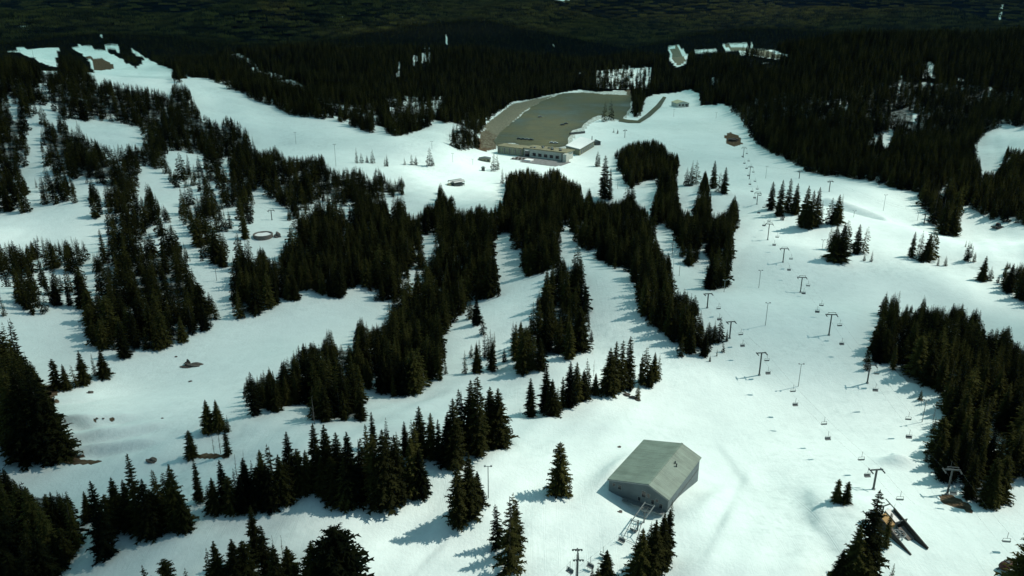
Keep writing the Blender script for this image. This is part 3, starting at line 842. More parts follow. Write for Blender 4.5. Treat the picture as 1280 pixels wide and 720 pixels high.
row('rowfill', 'filling the gap low in the middle row', [(140,668,52,'bushy'),(196,666,56,'bushy'),(232,664,50,'full'),(270,640,44,'full'),(290,640,46,'bushy'),(305,640,48,'full'),(326,634,52,'bushy'),(338,636,54,'full'),(360,624,48,'bushy'),(386,612,50,'full'),(418,628,58,'bushy'),(434,632,60,'full'),(476,632,60,'bushy'),(504,620,54,'full')])
row('midrow_upper', 'in the upper part of the long middle row', [(467,560,46,'slim'),(485,572,50,'spire'),(497,575,36,'full'),(507,570,44,'spire'),(516,572,48,'slim'),(526,572,64,'spire'),(540,572,56,'spire'),(549,574,50,'slim'),(561,582,66,'full'),(568,584,84,'spire'),(578,566,78,'shaggy'),(590,565,88,'spire'),(598,569,96,'narrow'),(613,556,72,'full'),(623,558,72,'full'),(606,560,60,'slim')])
row('pair', 'the pair of lit conifers on open snow', [(573,658,82,'narrow'),(587,645,76,'full'),(597,633,44,'full'),(580,648,50,'bushy')])
row('lone', 'alone on the white slope uphill of the barn', [(699,617,64,'bushy'),(712,621,29,'spire')])
row('bumpy', 'on the white slope short of the barn', [(637,718,94,'ragged'),(645,690,64,'shaggy'),(622,684,52,'ragged')])
row('barncorner', 'huddled by the open corner of the barn', [(800,722,60,'broad'),(816,716,64,'full'),(826,706,62,'full'),(833,698,60,'spire'),(838,657,32,'spire'),(830,664,26,'full'),(812,690,38,'spire')])
row('bottomedge', 'cut by the lower edge beyond the lift tower', [(740,736,28,'bushy'),(757,730,42,'broad'),(746,742,34,'full')])
row('cornerstand', 'in the stand growing over the near slope', [(322,702,70,'spire'),(335,722,66,'shaggy'),(425,745,82,'round'),(395,742,64,'broad'),(365,742,58,'broad'),(300,752,76,'full'),(278,752,74,'full'),(312,745,68,'bushy'),(268,750,64,'spire'),(215,758,60,'bushy'),(188,760,54,'bushy'),(240,762,52,'bushy'),(350,755,72,'full')])
row('bushes', 'on the bank behind the lift ramp', [(1045,627,30,'bushy'),(1057,629,29,'bushy')])
row('big', 'beside the wooden lift ramp', [(1078,727,114,'shaggy'),(1062,736,80,'full'),(1088,728,74,'slim'),(1046,740,54,'broad'),(1076,742,56,'broad'),(1112,735,32,'full'),(1106,684,44,'slim')])
row('edge', 'at the very corner by the red machine', [(1279,738,84,'bushy'),(1272,735,56,'broad')])
row('strip', 'in the short row crossing the snow tongue', [(663,521,49,'spire'),(682,515,58,'spire'),(690,519,46,'full'),(697,514,32,'full'),(703,510,40,'slim'),(712,508,56,'spire'),(720,502,50,'spire'),(729,499,38,'full'),(733,493,46,'spire'),(744,493,28,'full'),(753,492,26,'full'),(761,492,58,'full'),(768,490,64,'spire'),(776,489,64,'narrow'),(785,486,66,'narrow'),(791,484,34,'full'),(797,498,18,'bushy'),(801,481,40,'slim'),(806,479,46,'slim'),(812,483,28,'full'),(817,475,36,'full'),(823,473,31,'full')])
row('stub', 'stepping down beside the narrow snow gap', [(596,405,36,'full'),(604,418,26,'full'),(588,398,24,'full')])
row('three', 'in the trio of conifers below the massive grove', [(72,486,40,'bushy'),(84,487,34,'full'),(95,484,30,'spire'),(106,480,44,'full'),(119,470,30,'spire'),(131,472,38,'full')])
row('tower', 'in the open row by the groomed run', [(963,262,36,'spire'),(974,270,46,'spire'),(984,266,44,'narrow'),(993,268,40,'full'),(1005,283,52,'full'),(1012,285,48,'spire'),(1019,283,50,'spire'),(1025,280,30,'full'),(978,275,22,'full')])
row('island', 'in the island of trees under the half pipe', [(1037,280,34,'full'),(1045,280,38,'full'),(1050,272,30,'spire'),(1041,326,46,'broad'),(1050,327,50,'full'),(1036,312,34,'full'),(1056,310,36,'spire'),(1070,317,38,'spire'),(1079,316,34,'slim'),(1062,317,18,'full'),(1089,327,15,'spire'),(1080,326,10,'full')])
row('bowl', 'on the bright rim of the open bowl', [(1139,322,34,'spire'),(1148,325,38,'slim'),(1158,326,36,'full'),(1163,322,40,'spire'),(1151,328,22,'full'),(1172,332,14,'full'),(1181,332,14,'spire')])
row('runedge', 'on the edge of the wood above the bowl', [(1178,293,44,'spire'),(1189,294,40,'full'),(1195,293,38,'full'),(1166,280,44,'ragged')])
row('knoll', 'along the small knoll beside the lift tower', [(885,425,24,'spire'),(892,428,24,'spire'),(899,427,32,'spire'),(908,426,16,'full'),(887,452,10,'full'),(896,445,10,'bushy'),(904,440,14,'bushy')])
row('upper', 'in the thin stand up the long run', [(858,232,24,'spire'),(864,232,32,'slim'),(870,230,30,'slim'),(891,236,36,'spire'),(898,240,26,'slim'),(905,242,34,'spire'),(755,248,54,'narrow'),(762,250,40,'slim'),(747,208,20,'slim')])
row('lodge', 'standing on the snow in front of the lodge', [(617,214,24,'full'),(622,212,20,'full'),(628,229,20,'narrow'),(446,204,20,'spire'),(452,204,14,'slim'),(459,203,10,'slim'),(466,204,18,'slim'),(481,208,12,'full'),(484,208,16,'slim'),(506,206,10,'full'),(515,206,14,'full'),(520,206,12,'spire'),(537,207,24,'spire'),(541,207,12,'full')])
row('lotedge', 'on the little island beside the parking lot', [(755,152,25,'slim'),(764,150,26,'slim'),(767,166,6,'bushy'),(772,167,6,'bushy')])
row('shoulder', 'at the open tip of the thick wood', [(1104,393,30,'spire'),(1110,396,28,'slim'),(1119,398,36,'spire'),(1098,423,32,'full'),(1105,425,20,'full'),(1096,452,34,'full'),(1084,462,24,'spire'),(1150,500,14,'full'),(1166,542,22,'spire'),(1157,577,20,'bushy'),(1172,585,48,'full'),(1182,600,58,'full')])
row('ledge', 'leaning over the bare rocky ledge', [(76,574,84,'full'),(60,576,108,'spire'),(42,572,116,'full'),(28,566,108,'full'),(10,560,108,'full'),(0,556,100,'full'),(66,573,64,'bushy'),(48,560,80,'full')])

SNAGS = [(1166,528,26),(300,622,55),(310,612,48),(340,620,56),(345,712,46),(355,706,40),(650,520,12),(393,530,34),(425,520,30),(840,352,26),(840,320,22),(530,484,24),(1178,272,22),(268,568,28),(276,567,30),(742,470,20),(880,300,20),(800,480,30),(160,445,18),(185,345,24),(1112,664,36)]

trees = []   # dict(x, y, z, h, kind, phrase, hand)
for rn, (phrase, items) in ROWS.items():
    for it in items:
        bx, by, hp, kd = it
        p = ground_at(bx, by)
        h = hp * dep_of(p) / F / math.cos(math.atan2(CAM_Z - p.z, math.hypot(p.x, p.y))) * .98
        trees.append(dict(x=p.x, y=p.y, z=p.z, h=h, kind=kd, row=rn, phrase=phrase, hand=True, w=random.uniform(1.15, 1.45) * (.8 if rn == 'lone' else 1)))
n_hand = len(trees)

def scatter(d0, d1, s, g, test_top=True):
    half = math.tan(rad(47)) * d1
    nx = int(2 * half / s); ny = int((d1 - d0 * .6) / s)
    gx, gy = np.meshgrid(np.arange(nx), np.arange(ny))
    x = -half + (gx + g.uniform(-.45, .45, gx.shape)) * s
    y = d0 * .6 + (gy + g.uniform(-.45, .45, gx.shape)) * s
    x = x.ravel(); y = y.ravel()
    D = np.hypot(x, y)
    keep = (D > d0) & (D < d1) & (np.abs(x) < y * math.tan(rad(45)))
    x, y = x[keep], y[keep]
    z = height(x, y)
    px, py, dep = proj(x, y, z)
    keep = (py < 760)
    x, y, z, px, py, dep = (q[keep] for q in (x, y, z, px, py, dep))
    mk = lookup(MASK, px, py)
    ok = mk > 0
    th = lookup(THIN, px, py) & (g.random(len(x)) < .68)
    ok &= ~th
    x, y, z, px, py, dep, mk = (q[ok] for q in (x, y, z, px, py, dep, mk))
    return x, y, z, px, py, dep, mk

g = np.random.default_rng(11)
near = scatter(95, 760, 4.3, g)
near2 = scatter(95, 760, 5.2, g)
k2 = np.isin(near2[6], (14, 17, 20, 13, 19, 1))
x, y, z, px, py, dep, mk = (np.concatenate([a_, b_[k2]]) for a_, b_ in zip(near, near2))
hh = 7.5 + 10 * g.beta(1.8, 2.2, len(x))
loose = np.isin(mk, (2, 3, 4, 5, 6, 7, 8, 9, 10, 11, 21, 16))
gap = lowfreq(x, y, 24, 31) + .5 * lowfreq(x, y, 11, 32)
dense = np.isin(mk, (2, 8, 12, 3, 5))
drop = (loose & ((gap > np.where(dense, .8, .45)) | (g.random(len(x)) < np.where(dense, .08, .2)))) | (~loose & (gap > 1.35))
hh = np.where(drop, -1, hh)
hh = np.where(mk == 13, hh * .7 + 9, hh)
good = np.zeros(len(x), bool); hf = np.zeros(len(x))
for sc in (1.0, .82, .66, .5, .36):
    hs = hh * sc
    tx, ty, _ = proj(x, y, z + hs)
    hp = py - ty
    mx, my = px + (tx - px) * .3, py + (ty - py) * .3
    t = (hh > 0) & (lookup(MASK, tx, ty) > 0) & (lookup(MASK, mx + .13 * hp, my) > 0) & (lookup(MASK, mx - .13 * hp, my) > 0) | ((py > 722) & (hh > 0))
    new = t & ~good
    hf[new] = hs[new]; good |= t
sel = np.where(good)[0]
hand_xy = np.array([(t['x'], t['y']) for t in trees])
for i in sel:
    if np.min(np.hypot(hand_xy[:, 0] - x[i], hand_xy[:, 1] - y[i])) < 2.0:
        continue
    trees.append(dict(x=x[i], y=y[i], z=z[i], h=hf[i], kind=KINDS_[int(g.integers(len(KINDS_)))], row=None, wood=int(mk[i]), hand=False, w=g.uniform(1.0, 1.5)))

# which of them show: paint their outlines from far to near
W2, H2 = 640, 360
idb = np.full((H2, W2), -1, np.int32)
order = sorted(range(len(trees)), key=lambda i: -trees[i]['y'])
for i in order:
    t = trees[i]
    bx, by, dp = proj(t['x'], t['y'], t['z']); tx, ty, _ = proj(t['x'], t['y'], t['z'] + t['h'])
    t['px'], t['py'], t['hp'], t['tx'], t['ty'] = float(bx), float(by), float(by - ty), float(tx), float(ty)
    wr = RADI[t['kind']] * t['h'] / H0 * F / float(dp) * t['w'] * .8
    y0, y1 = int(max(ty / 2, 0)), int(min(by / 2, H2 - 1))
    for yy in range(y0, y1 + 1):
        u = (yy * 2 + 1 - ty) / max(by - ty, 1)
        if u < 0 or u > 1: continue
        cx = tx + (bx - tx) * u; hw = wr * u
        a, b = int(max((cx - hw) / 2, 0)), int(min((cx + hw) / 2 + 1, W2))
        if b > a: idb[yy, a:b] = i
cnt = np.bincount(idb[idb >= 0], minlength=len(trees))
rank = sorted(range(len(trees)), key=lambda i: -cnt[i])
IND = [i for i in rank if cnt[i] > 0 and trees[i]['hp'] > 5][:300]
inds = set(IND)

def add_tree(t, label, group):
    r = empty('conifer_tree', (t['x'], t['y'], t['z'] - .25), 0, label, 'tree', group)
    s = t['h'] / H0
    a = random.uniform(0, 6.28)
    for nm, me_ in (('trunk', TRUNK), ('crown', CROWN[t['kind']])):
        o = bpy.data.objects.new(nm, me_); C.objects.link(o); o.parent = r
        o.scale = (s * t['w'], s * t['w'], s)
        o.rotation_euler = (0, 0, a)
    return r

ORD = ['first', 'second', 'third', 'fourth', 'fifth', 'sixth', 'seventh', 'eighth', 'ninth', 'tenth', 'eleventh', 'twelfth', 'thirteenth', 'fourteenth', 'fifteenth', 'sixteenth', 'seventeenth', 'eighteenth', 'nineteenth', 'twentieth', 'twenty-first', 'twenty-second']
KINDW = {'spire': 'pointed', 'slim': 'slender', 'full': 'full', 'broad': 'broad', 'ragged': 'ragged', 'twin': 'double-topped', 'shaggy': 'shaggy', 'round': 'round-headed', 'narrow': 'narrow', 'bushy': 'bushy'}
for rn, (phrase, items) in ROWS.items():
    mem = sorted([i for i in inds if trees[i]['row'] == rn], key=lambda i: trees[i]['px'])
    if not mem: continue
    tall = max(mem, key=lambda i: trees[i]['hp'])
    for q, i in enumerate(mem):
        kw = KINDW[trees[i]['kind']]
        if len(mem) == 1: lab = f'{kw} dark conifer {phrase}'
        elif i == tall: lab = f'{kw} tallest conifer {phrase}'
        else: lab = f'{kw} conifer {phrase}, {ORD[q]} from left'
        add_tree(trees[i], lab, 'conifers ' + phrase)
# belt trees: split by the landmark they stand nearest to
SEEDS = [((330,350),'where the central belt starts below the round pool'),((400,330),'in the central belt above the long open glade'),((350,480),'at the low tip of the big diagonal wood'),
         ((420,470),'along the lit edge of the big diagonal wood'),((470,330),'in the dense middle of the central belt'),((480,430),'in the heart of the big diagonal wood'),((560,300),'under the peaked tree of the central belt'),
         ((570,380),'against the curved snow gap of the diagonal wood'),((520,480),'at the foot of the diagonal wood'),((670,235),'in the grove facing the lodge deck'),((665,300),'in the rounded wood below the lodge grove'),
         ((760,290),'in the belt between lodge grove and run'),((815,330),'in the column beside the narrow snow chute'),((820,390),'in the lower column along the groomed run'),((865,420),'at the bottom of the column near the knoll'),
         ((860,290),'in the wedge between the two snow chutes'),((905,310),'in the outer column overlooking the lift line'),((835,245),'in the sparse top of the central belt'),((600,270),'in the ragged upper rim of the belt')]
def lab_of(i):
    t = trees[i]
    if t['wood'] == 14:
        return min(SEEDS, key=lambda s: (s[0][0] - t['px']) ** 2 + (s[0][1] - t['py'] + t['hp'] / 2) ** 2)[1]
    if t['wood'] == 1:
        if t['px'] < 640: return 'in the fringe of forest above the long run'
        return 'in the forest edge beyond the groomed run'
    if t['wood'] == 17:
        a = 'at the top of' if t['py'] < 450 else ('in the middle of' if t['py'] < 540 else 'at the foot of')
        return a + ' the thick wood by the lift'
    return WOODS[t['wood']]
byp = {}
for i in inds:
    if trees[i]['row'] is None:
        byp.setdefault(lab_of(i), []).append(i)
for ph, mem in byp.items():
    mem.sort(key=lambda i: trees[i]['px'])
    if len(mem) <= 12:
        for q, i in enumerate(mem):
            lab = f'dark conifer {ph}' if len(mem) == 1 else f'conifer {ph}, {ORD[q]} from left'
            add_tree(trees[i], lab, 'conifers ' + ph)
    else:
        nb_ = 6
        for q, i in enumerate(mem):
            if q < 4: lab = f'conifer {ph}, {ORD[q]} from left'
            elif q >= len(mem) - 4: lab = f'conifer {ph}, {ORD[len(mem) - 1 - q]} from right'
            else: lab = f'conifer packed among others {ph}'
            add_tree(trees[i], lab, 'conifers ' + ph)

# weathered dead trees
for q, (bx, by, hp) in enumerate(SNAGS):
    p = ground_at(bx, by)
    h = hp * dep_of(p) / F / .85
    where = ['below the thick wood by the lift', 'behind the ragged near row', 'between two dark conifers of the near row', 'in the long middle row',
             'in the near stand beside the round-headed conifer', 'leaning on the near stand', 'at the very end of the short row', 'at the lit foot of the diagonal wood', 'under the diagonal wood edge',
             'in the narrow snow chute', 'high in the snow chute', 'beside the glade below the diagonal wood', 'at the wood edge above the bowl', 'on the strip of bare earth', 'on the bare earth among thin trees',
             'beside the tall stand', 'between the two snow chutes', 'inside the short row crossing the tongue', 'under the massive grove', 'in the sunlit bench row', 'close behind the lift ramp'][q]
    r = empty('dead_tree', (p.x, p.y, p.z), 0, f'bare grey dead tree {where}', 'dead tree', 'bare dead trees')
    o = bpy.data.objects.new('trunk', SNAG); C.objects.link(o); o.parent = r
    o.scale = (h / H0 * .9,) * 2 + (h / H0,); o.rotation_euler = (0, 0, q * 1.3)

# the rest of the conifers and the far forest: one object carrying points, each point a tree
src = bpy.data.collections.new('forest_source')      # never linked to the scene
def src_obj(i, V, T, Vt=None, Tt=None):
    me_ = np_mesh('forest_tree_%02d' % i, V, T, M_FOL)
    src.objects.link(bpy.data.objects.new('v%02d' % i, me_))
mid_specs = [dict(R=1.9, levels=24, nb=6, fingers=2, power=.75), dict(R=2.7, levels=22, nb=7, fingers=2, power=.8), dict(R=1.5, levels=24, nb=6, fingers=2, gaps=.1, power=.6),
             dict(R=2.3, levels=20, nb=6, fingers=2, gaps=.2, power=.55, lean=.5), dict(R=2.2, levels=20, nb=6, fingers=2, twin=.8), dict(R=3.1, levels=20, nb=8, fingers=2, power=.6, blunt=.3)]
def with_trunk(V, T, r=.18):
    mb = MB(); mb.tube((0, 0, -1.2), (0, 0, H0 * .9), r, .04, 3)
    tv = np.array(mb.v); o = len(V)
    tris = []
    for f in mb.f:
        for k in range(1, len(f) - 1): tris.append((f[0] + o, f[k] + o, f[k + 1] + o))
    return np.vstack([V, tv]), np.vstack([T, np.array(tris)])
for i, s in enumerate(mid_specs):
    v, t = conifer(300 + i, **s)
    src_obj(i, *with_trunk(v, t))
for i in range(3):                                   # slighter trees for a kilometre away
    v, t = conifer(400 + i, R=(2.6, 2.1, 3.0)[i], levels=9, nb=5, fingers=1, power=.8)
    v[:, :2] *= 1.15
    src_obj(6 + i, v, t)
gg = np.random.default_rng(5)
for i in range(3):                                   # a plot of many small crowns for the distant hills
    VV = []; TT = []; o = 0
    for k in range(90):
        cx, cy = gg.uniform(-38, 38, 2); h = gg.uniform(9, 21); r = gg.uniform(2.6, 4.6)
        n = 5; a = gg.uniform(0, 6.28)
        ring = [(cx + r * math.cos(a + 6.283 * j / n), cy + r * math.sin(a + 6.283 * j / n), gg.uniform(-1, 1.5)) for j in range(n)]
        VV += ring + [(cx, cy, h)]
        TT += [(o + j, o + (j + 1) % n, o + n) for j in range(n)]
        o += n + 1
    src_obj(9 + i, np.array(VV), np.array(TT))
P = []; S = []; I = []; RZ = []
for i, t in enumerate(trees):
    if i in inds: continue
    s = t['h'] / H0
    P.append((t['x'], t['y'], t['z'] - .2)); S.append((s * t['w'], s * t['w'], s)); I.append(int(g.integers(6))); RZ.append(random.uniform(0, 6.28))
for (d0, d1, s, lo, hi) in ((760, 1400, 5.1, 0, 6), (1400, 3600, 10.5, 6, 9)):
    x, y, z, px, py, dep, mk = scatter(d0, d1, s, g)
    h = 9 + 10 * g.beta(2, 2, len(x))
    tx, ty, _ = proj(x, y, z + h)
    k = (lookup(MASK, tx, ty) > 0) | (py < 40)
    gapn = lowfreq(x, y * .5, 60, 9)
    k &= ~((gapn > 1.6) & (y < 1500))
    for a_, b_, c_, d_ in zip(x[k], y[k], z[k], h[k]):
        P.append((a_, b_, c_ - .3)); q = d_ / H0; wq = q * g.uniform(.9, 1.35)
        S.append((wq, wq, q)); I.append(int(g.integers(lo, hi))); RZ.append(g.uniform(0, 6.28))
for (d0, d1, s) in ((3600, 7000, 40), (7000, 15000, 78)):
    x, y, z, px, py, dep, mk = scatter(d0, d1, s, g)
    for a_, b_, c_ in zip(x, y, z):
        e = 1.0 if s < 80 else 1.7
        P.append((a_, b_, c_ - 1)); S.append((e, e, 1.0 if s < 80 else 1.3)); I.append(int(g.integers(9, 12))); RZ.append(g.uniform(0, 6.28))
P = np.array(P, np.float32); S = np.array(S, np.float32)
fm = bpy.data.meshes.new('conifer_forest')
fm.vertices.add(len(P)); fm.vertices.foreach_set('co', P.ravel())
a1 = fm.attributes.new('tscale', 'FLOAT_VECTOR', 'POINT'); a1.data.foreach_set('vector', S.ravel())
a2 = fm.attributes.new('tidx', 'INT', 'POINT'); a2.data.foreach_set('value', np.array(I, np.int32))
a3 = fm.attributes.new('trot', 'FLOAT', 'POINT'); a3.data.foreach_set('value', np.array(RZ, np.float32))
fm.materials.append(M_FOL)
fo = bpy.data.objects.new('conifer_forest', fm); C.objects.link(fo)
tag(fo, 'dense dark conifer forest covering the valley and filling the groves', 'forest', None, 'stuff')
ng = bpy.data.node_groups.new('scatter_forest', 'GeometryNodeTree')
ng.interface.new_socket('Geometry', in_out='INPUT', socket_type='NodeSocketGeometry')
ng.interface.new_socket('Geometry', in_out='OUTPUT', socket_type='NodeSocketGeometry')
gi = ng.nodes.new('NodeGroupInput'); go = ng.nodes.new('NodeGroupOutput')
iop = ng.nodes.new('GeometryNodeInstanceOnPoints')
ci = ng.nodes.new('GeometryNodeCollectionInfo')
ci.inputs['Collection'].default_value = src
ci.inputs['Separate Children'].default_value = True
ci.inputs['Reset Children'].default_value = True
def named(nm, ty):
    n = ng.nodes.new('GeometryNodeInputNamedAttribute'); n.data_type = ty; n.inputs[0].default_value = nm
    return n.outputs['Attribute']
ng.links.new(gi.outputs[0], iop.inputs['Points'])
ng.links.new(ci.outputs[0], iop.inputs['Instance'])
iop.inputs['Pick Instance'].default_value = True
ng.links.new(named('tidx', 'INT'), iop.inputs['Instance Index'])
ng.links.new(named('tscale', 'FLOAT_VECTOR'), iop.inputs['Scale'])
cx_ = ng.nodes.new('ShaderNodeCombineXYZ')
ng.links.new(named('trot', 'FLOAT'), cx_.inputs[2])
ng.links.new(cx_.outputs[0], iop.inputs['Rotation'])
ng.links.new(iop.outputs[0], go.inputs[0])
md = fo.modifiers.new('scatter', 'NODES'); md.node_group = ng
print('TREES near', len(trees), 'hand', n_hand, 'individual', len(IND), 'min px', cnt[IND[-1]], 'stuff', len(P))

# ------------------------------------------------------------------ the barn on the snow
BW, BL, BE, BR, BH = 7.25, 9.9, 6.0, 2.41, 2.15        # half width, half length, eave height, ridge offset and rise
barn = empty('metal_barn', (BARN.x, BARN.y, 0), -BYAW, 'large grey-green metal roofed barn half sunk in snow', 'barn')
MB().prism([(-BW, -2.5), (BW, -2.5), (BW, BE), (BR, BE + BH), (-BW, BE)], -BL, BL).build('wall', M_BARNW, barn)
def slope(x0, z0, x1, z1, t=.16, y=BL + .35):
    m = MB()
    m.quadbox([(x0, -y, z0), (x1, -y, z1), (x1, y, z1), (x0, y, z0), (x0, -y, z0 + t), (x1, -y, z1 + t), (x1, y, z1 + t), (x0, y, z0 + t)])
    return m
gl = BH / (BR + BW); gr = BH / (BW - BR)
roof = slope(-BW - .3, BE - .3 * gl + .02, BR, BE + BH + .02)
roof.quadbox(slope(BR, BE + BH + .02, BW + .3, BE - .3 * gr + .02).v)
ro = roof.build('roof', M_ROOF, barn)
MB().beam((BR, -BL - .36, BE + BH + .2), (BR, BL + .36, BE + BH + .2), .5, .07).build('ridge_cap', M_ROOF, ro)
mv = MB().tube((BR + 2.2, 1.2, BE + BH - 1.0), (BR + 2.2, 1.2, BE + BH + .1), .16)
mv.build('vent_pipe', M_STEEL, ro)
MB().box(BR + 1.4, BR + 1.7, 1.9, 2.1, BE + BH - .75, BE + BH + .1).build('roof_vent', M_STEEL, ro)
tr = MB()
tr.quadbox([(-BW - .3, -BL - .42, BE - .28), (BR, -BL - .42, BE + BH - .2), (BR, -BL - .36, BE + BH - .2), (-BW - .3, -BL - .36, BE - .28), (-BW - .3, -BL - .42, BE), (BR, -BL - .42, BE + BH + .07), (BR, -BL - .36, BE + BH + .07), (-BW - .3, -BL - .36, BE)])
tr.quadbox([(BR, -BL - .42, BE + BH - .2), (BW + .3, -BL - .42, BE - .35), (BW + .3, -BL - .36, BE - .35), (BR, -BL - .36, BE + BH - .2), (BR, -BL - .42, BE + BH + .07), (BW + .3, -BL - .42, BE - .08), (BW + .3, -BL - .36, BE - .08), (BR, -BL - .36, BE + BH + .07)])
tr.build('gable_trim', M_GALV, barn)
for (x0, x1, z0, z1) in ((-6.3, -5.7, 4.6, 5.3), (-4.9, -4.2, 4.2, 5.3), (1.0, 1.9, 4.4, 5.9), (2.2, 2.9, 4.7, 5.7), (3.3, 4.0, 3.4, 4.5), (4.3, 4.9, 4.3, 5.0), (5.3, 6.0, 3.0, 4.1), (.1, .7, 3.1, 4.0)):
    f = MB().box(x0 - .09, x1 + .09, -BL - .05, -BL - .004, z0 - .09, z1 + .09).build('window', M_GALV, barn)
    MB().box(x0, x1, -BL - .085, -BL - .055, z0, z1).build('pane', M_GLASS, f)
d = MB().box(1.4, 5.4, -BL - .06, -BL - .004, -.9, 2.2).build('door', M_STEEL, barn)
pl = MB()
pl.box(-3.2, 6.8, -BL - 1.5, -BL - .01, 2.45, 2.6)
pl.build('platform', M_GALV, barn)
rl = MB()
for q in range(9):
    xx = -3.1 + q * 1.22
    rl.tube((xx, -BL - 1.45, 2.6), (xx, -BL - 1.45, 3.5), .04, n=5)
rl.tube((-3.1, -BL - 1.45, 3.5), (6.7, -BL - 1.45, 3.5), .04, n=5); rl.tube((-3.1, -BL - 1.45, 3.05), (6.7, -BL - 1.45, 3.05), .03, n=5)
rl.build('railing', M_STEEL, barn)
MB().box(BW - 6.5, BW + .04, -BL - .02, -BL - .003, -1.2, -.2).build('plinth', M_STEEL, barn)
MB().beam((BW + .04, -BL + .3, 3.1), (BW + .04, BL - .3, 3.1), .06, .35).build('wall_trim', M_STEEL, barn)

# lift frame at the barn's open gable
def add_frame():
    p = ground_at(797, 663); q = ground_at(810, 651)
    r = empty('lift_gantry', (p.x, p.y, p.z), 0, 'galvanised steel lift frame in front of the barn gable', 'lift frame')
    def L(px, py, up):                   # a point UP metres over the ground seen there, in the frame's own space
        g_ = ground_at(px, py)
        return Vector((g_.x - p.x, g_.y - p.y, g_.z - p.z + up))
    ax = Vector((q.x - p.x, q.y - p.y, 0)).normalized(); sd = Vector((ax.y, -ax.x, 0))
    z = 2.6
    for s_ in (0, 3.4):
        MB().tube(ax * s_ + Vector((0, 0, -1.5)), ax * s_ + Vector((0, 0, z)), .16, n=8).build('column', M_FRAME, r)
    b = MB()
    for k in (-1, 1):
        b.beam(ax * -1.2 + sd * k * 1.1 + Vector((0, 0, z)), ax * 6.2 + sd * k * 1.1 + Vector((0, 0, z + .4)), .16, .22)
    for s_ in (-1.0, 1.2, 3.4, 6.0):
        b.beam(ax * float(s_) + sd * -1.3 + Vector((0, 0, z + .25)), ax * float(s_) + sd * 1.3 + Vector((0, 0, z + .25)), .1, .12)
    b.build('top_frame', M_FRAME, r)
    b = MB()
    b.tube(ax * -1.0 + sd * 1.1 + Vector((0, 0, z)), ax * -4.6 + sd * 1.4 + Vector((0, 0, -.8)), .07, n=6)
    b.tube(ax * -1.0 + sd * -1.1 + Vector((0, 0, z)), ax * -4.2 + sd * -1.8 + Vector((0, 0, -.8)), .07, n=6)
    b.tube(ax * 0 + Vector((0, 0, z)), ax * -2.6 + Vector((0, 0, 1.1)), .06, n=6)
    b.tube(ax * -4.3 + sd * 1.35 + Vector((0, 0, 0)), ax * -4.0 + sd * -1.7 + Vector((0, 0, 0)), .05, n=6)
    b.build('brace', M_FRAME, r)
    w_ = MB()
    for i in range(16):
        a = 6.283 * i / 16; c_ = 6.283 * (i + 1) / 16
        cc = ax * 4.4 + Vector((0, 0, z - .1))
        w_.tube(cc + (ax * math.cos(a) + sd * math.sin(a)) * 1.1, cc + (ax * math.cos(c_) + sd * math.sin(c_)) * 1.1, .09, n=5)
    for i in range(4):
        a = 6.283 * i / 4
        cc = ax * 4.4 + Vector((0, 0, z - .1))
        w_.tube(cc, cc + (ax * math.cos(a) + sd * math.sin(a)) * 1.1, .05, n=4)
    w_.build('bullwheel', M_STEEL, r)
    return p + ax * 3 + Vector((0, 0, z))
BARN_TOP = add_frame()

# ------------------------------------------------------------------ lifts
def lift_tower(bx, by, hp, dirv, arm, label, group, width=.18, p=None, h=None):
    p = p or ground_at(bx, by)
    if h is None:
        h = hp * dep_of(p) / F / math.cos(math.atan2(CAM_Z - p.z, math.hypot(p.x, p.y)))
    rz = math.atan2(dirv[1], dirv[0]) - math.pi / 2       # local +Y runs along the cable
    r = empty('lift_tower', tuple(p), rz, label, 'lift tower', group)
    MB().tube((0, 0, -1), (0, 0, h), width * 1.25, width, 12).build('column', M_STEEL, r)
    MB().tube((0, 0, -.6), (0, 0, .35), width * 2.6, width * 2.3, 12).build('footing', M_GALV, r)
    a = MB().beam((-arm, 0, h - .05), (arm, 0, h - .05), .26, .3)
    if arm > 1.5:
        a.beam((-arm * .75, 0, h + .7), (arm * .75, 0, h + .7), .12, .12)
        for k in (-1, 1):
            a.tube((k * arm * .95, 0, h), (k * arm * .5, 0, h + .7), .05, n=5)
    a.build('crossarm', M_STEEL, r)
    for k in (-1, 1):
        s_ = MB()
        s_.beam((k * arm, -1.0, h - .28), (k * arm, 1.0, h - .28), .12, .16)
        for q in (-.85, -.3, .3, .85):
            s_.tube((k * arm - .09, q, h - .42), (k * arm + .09, q, h - .42), .2, n=8)
        s_.build('sheave_train', M_STEEL, r)
    MB().beam((.0, -.28, .4), (.0, -.28, h - .3), .3, .05).build('ladder', M_STEEL, r)
    return p, h

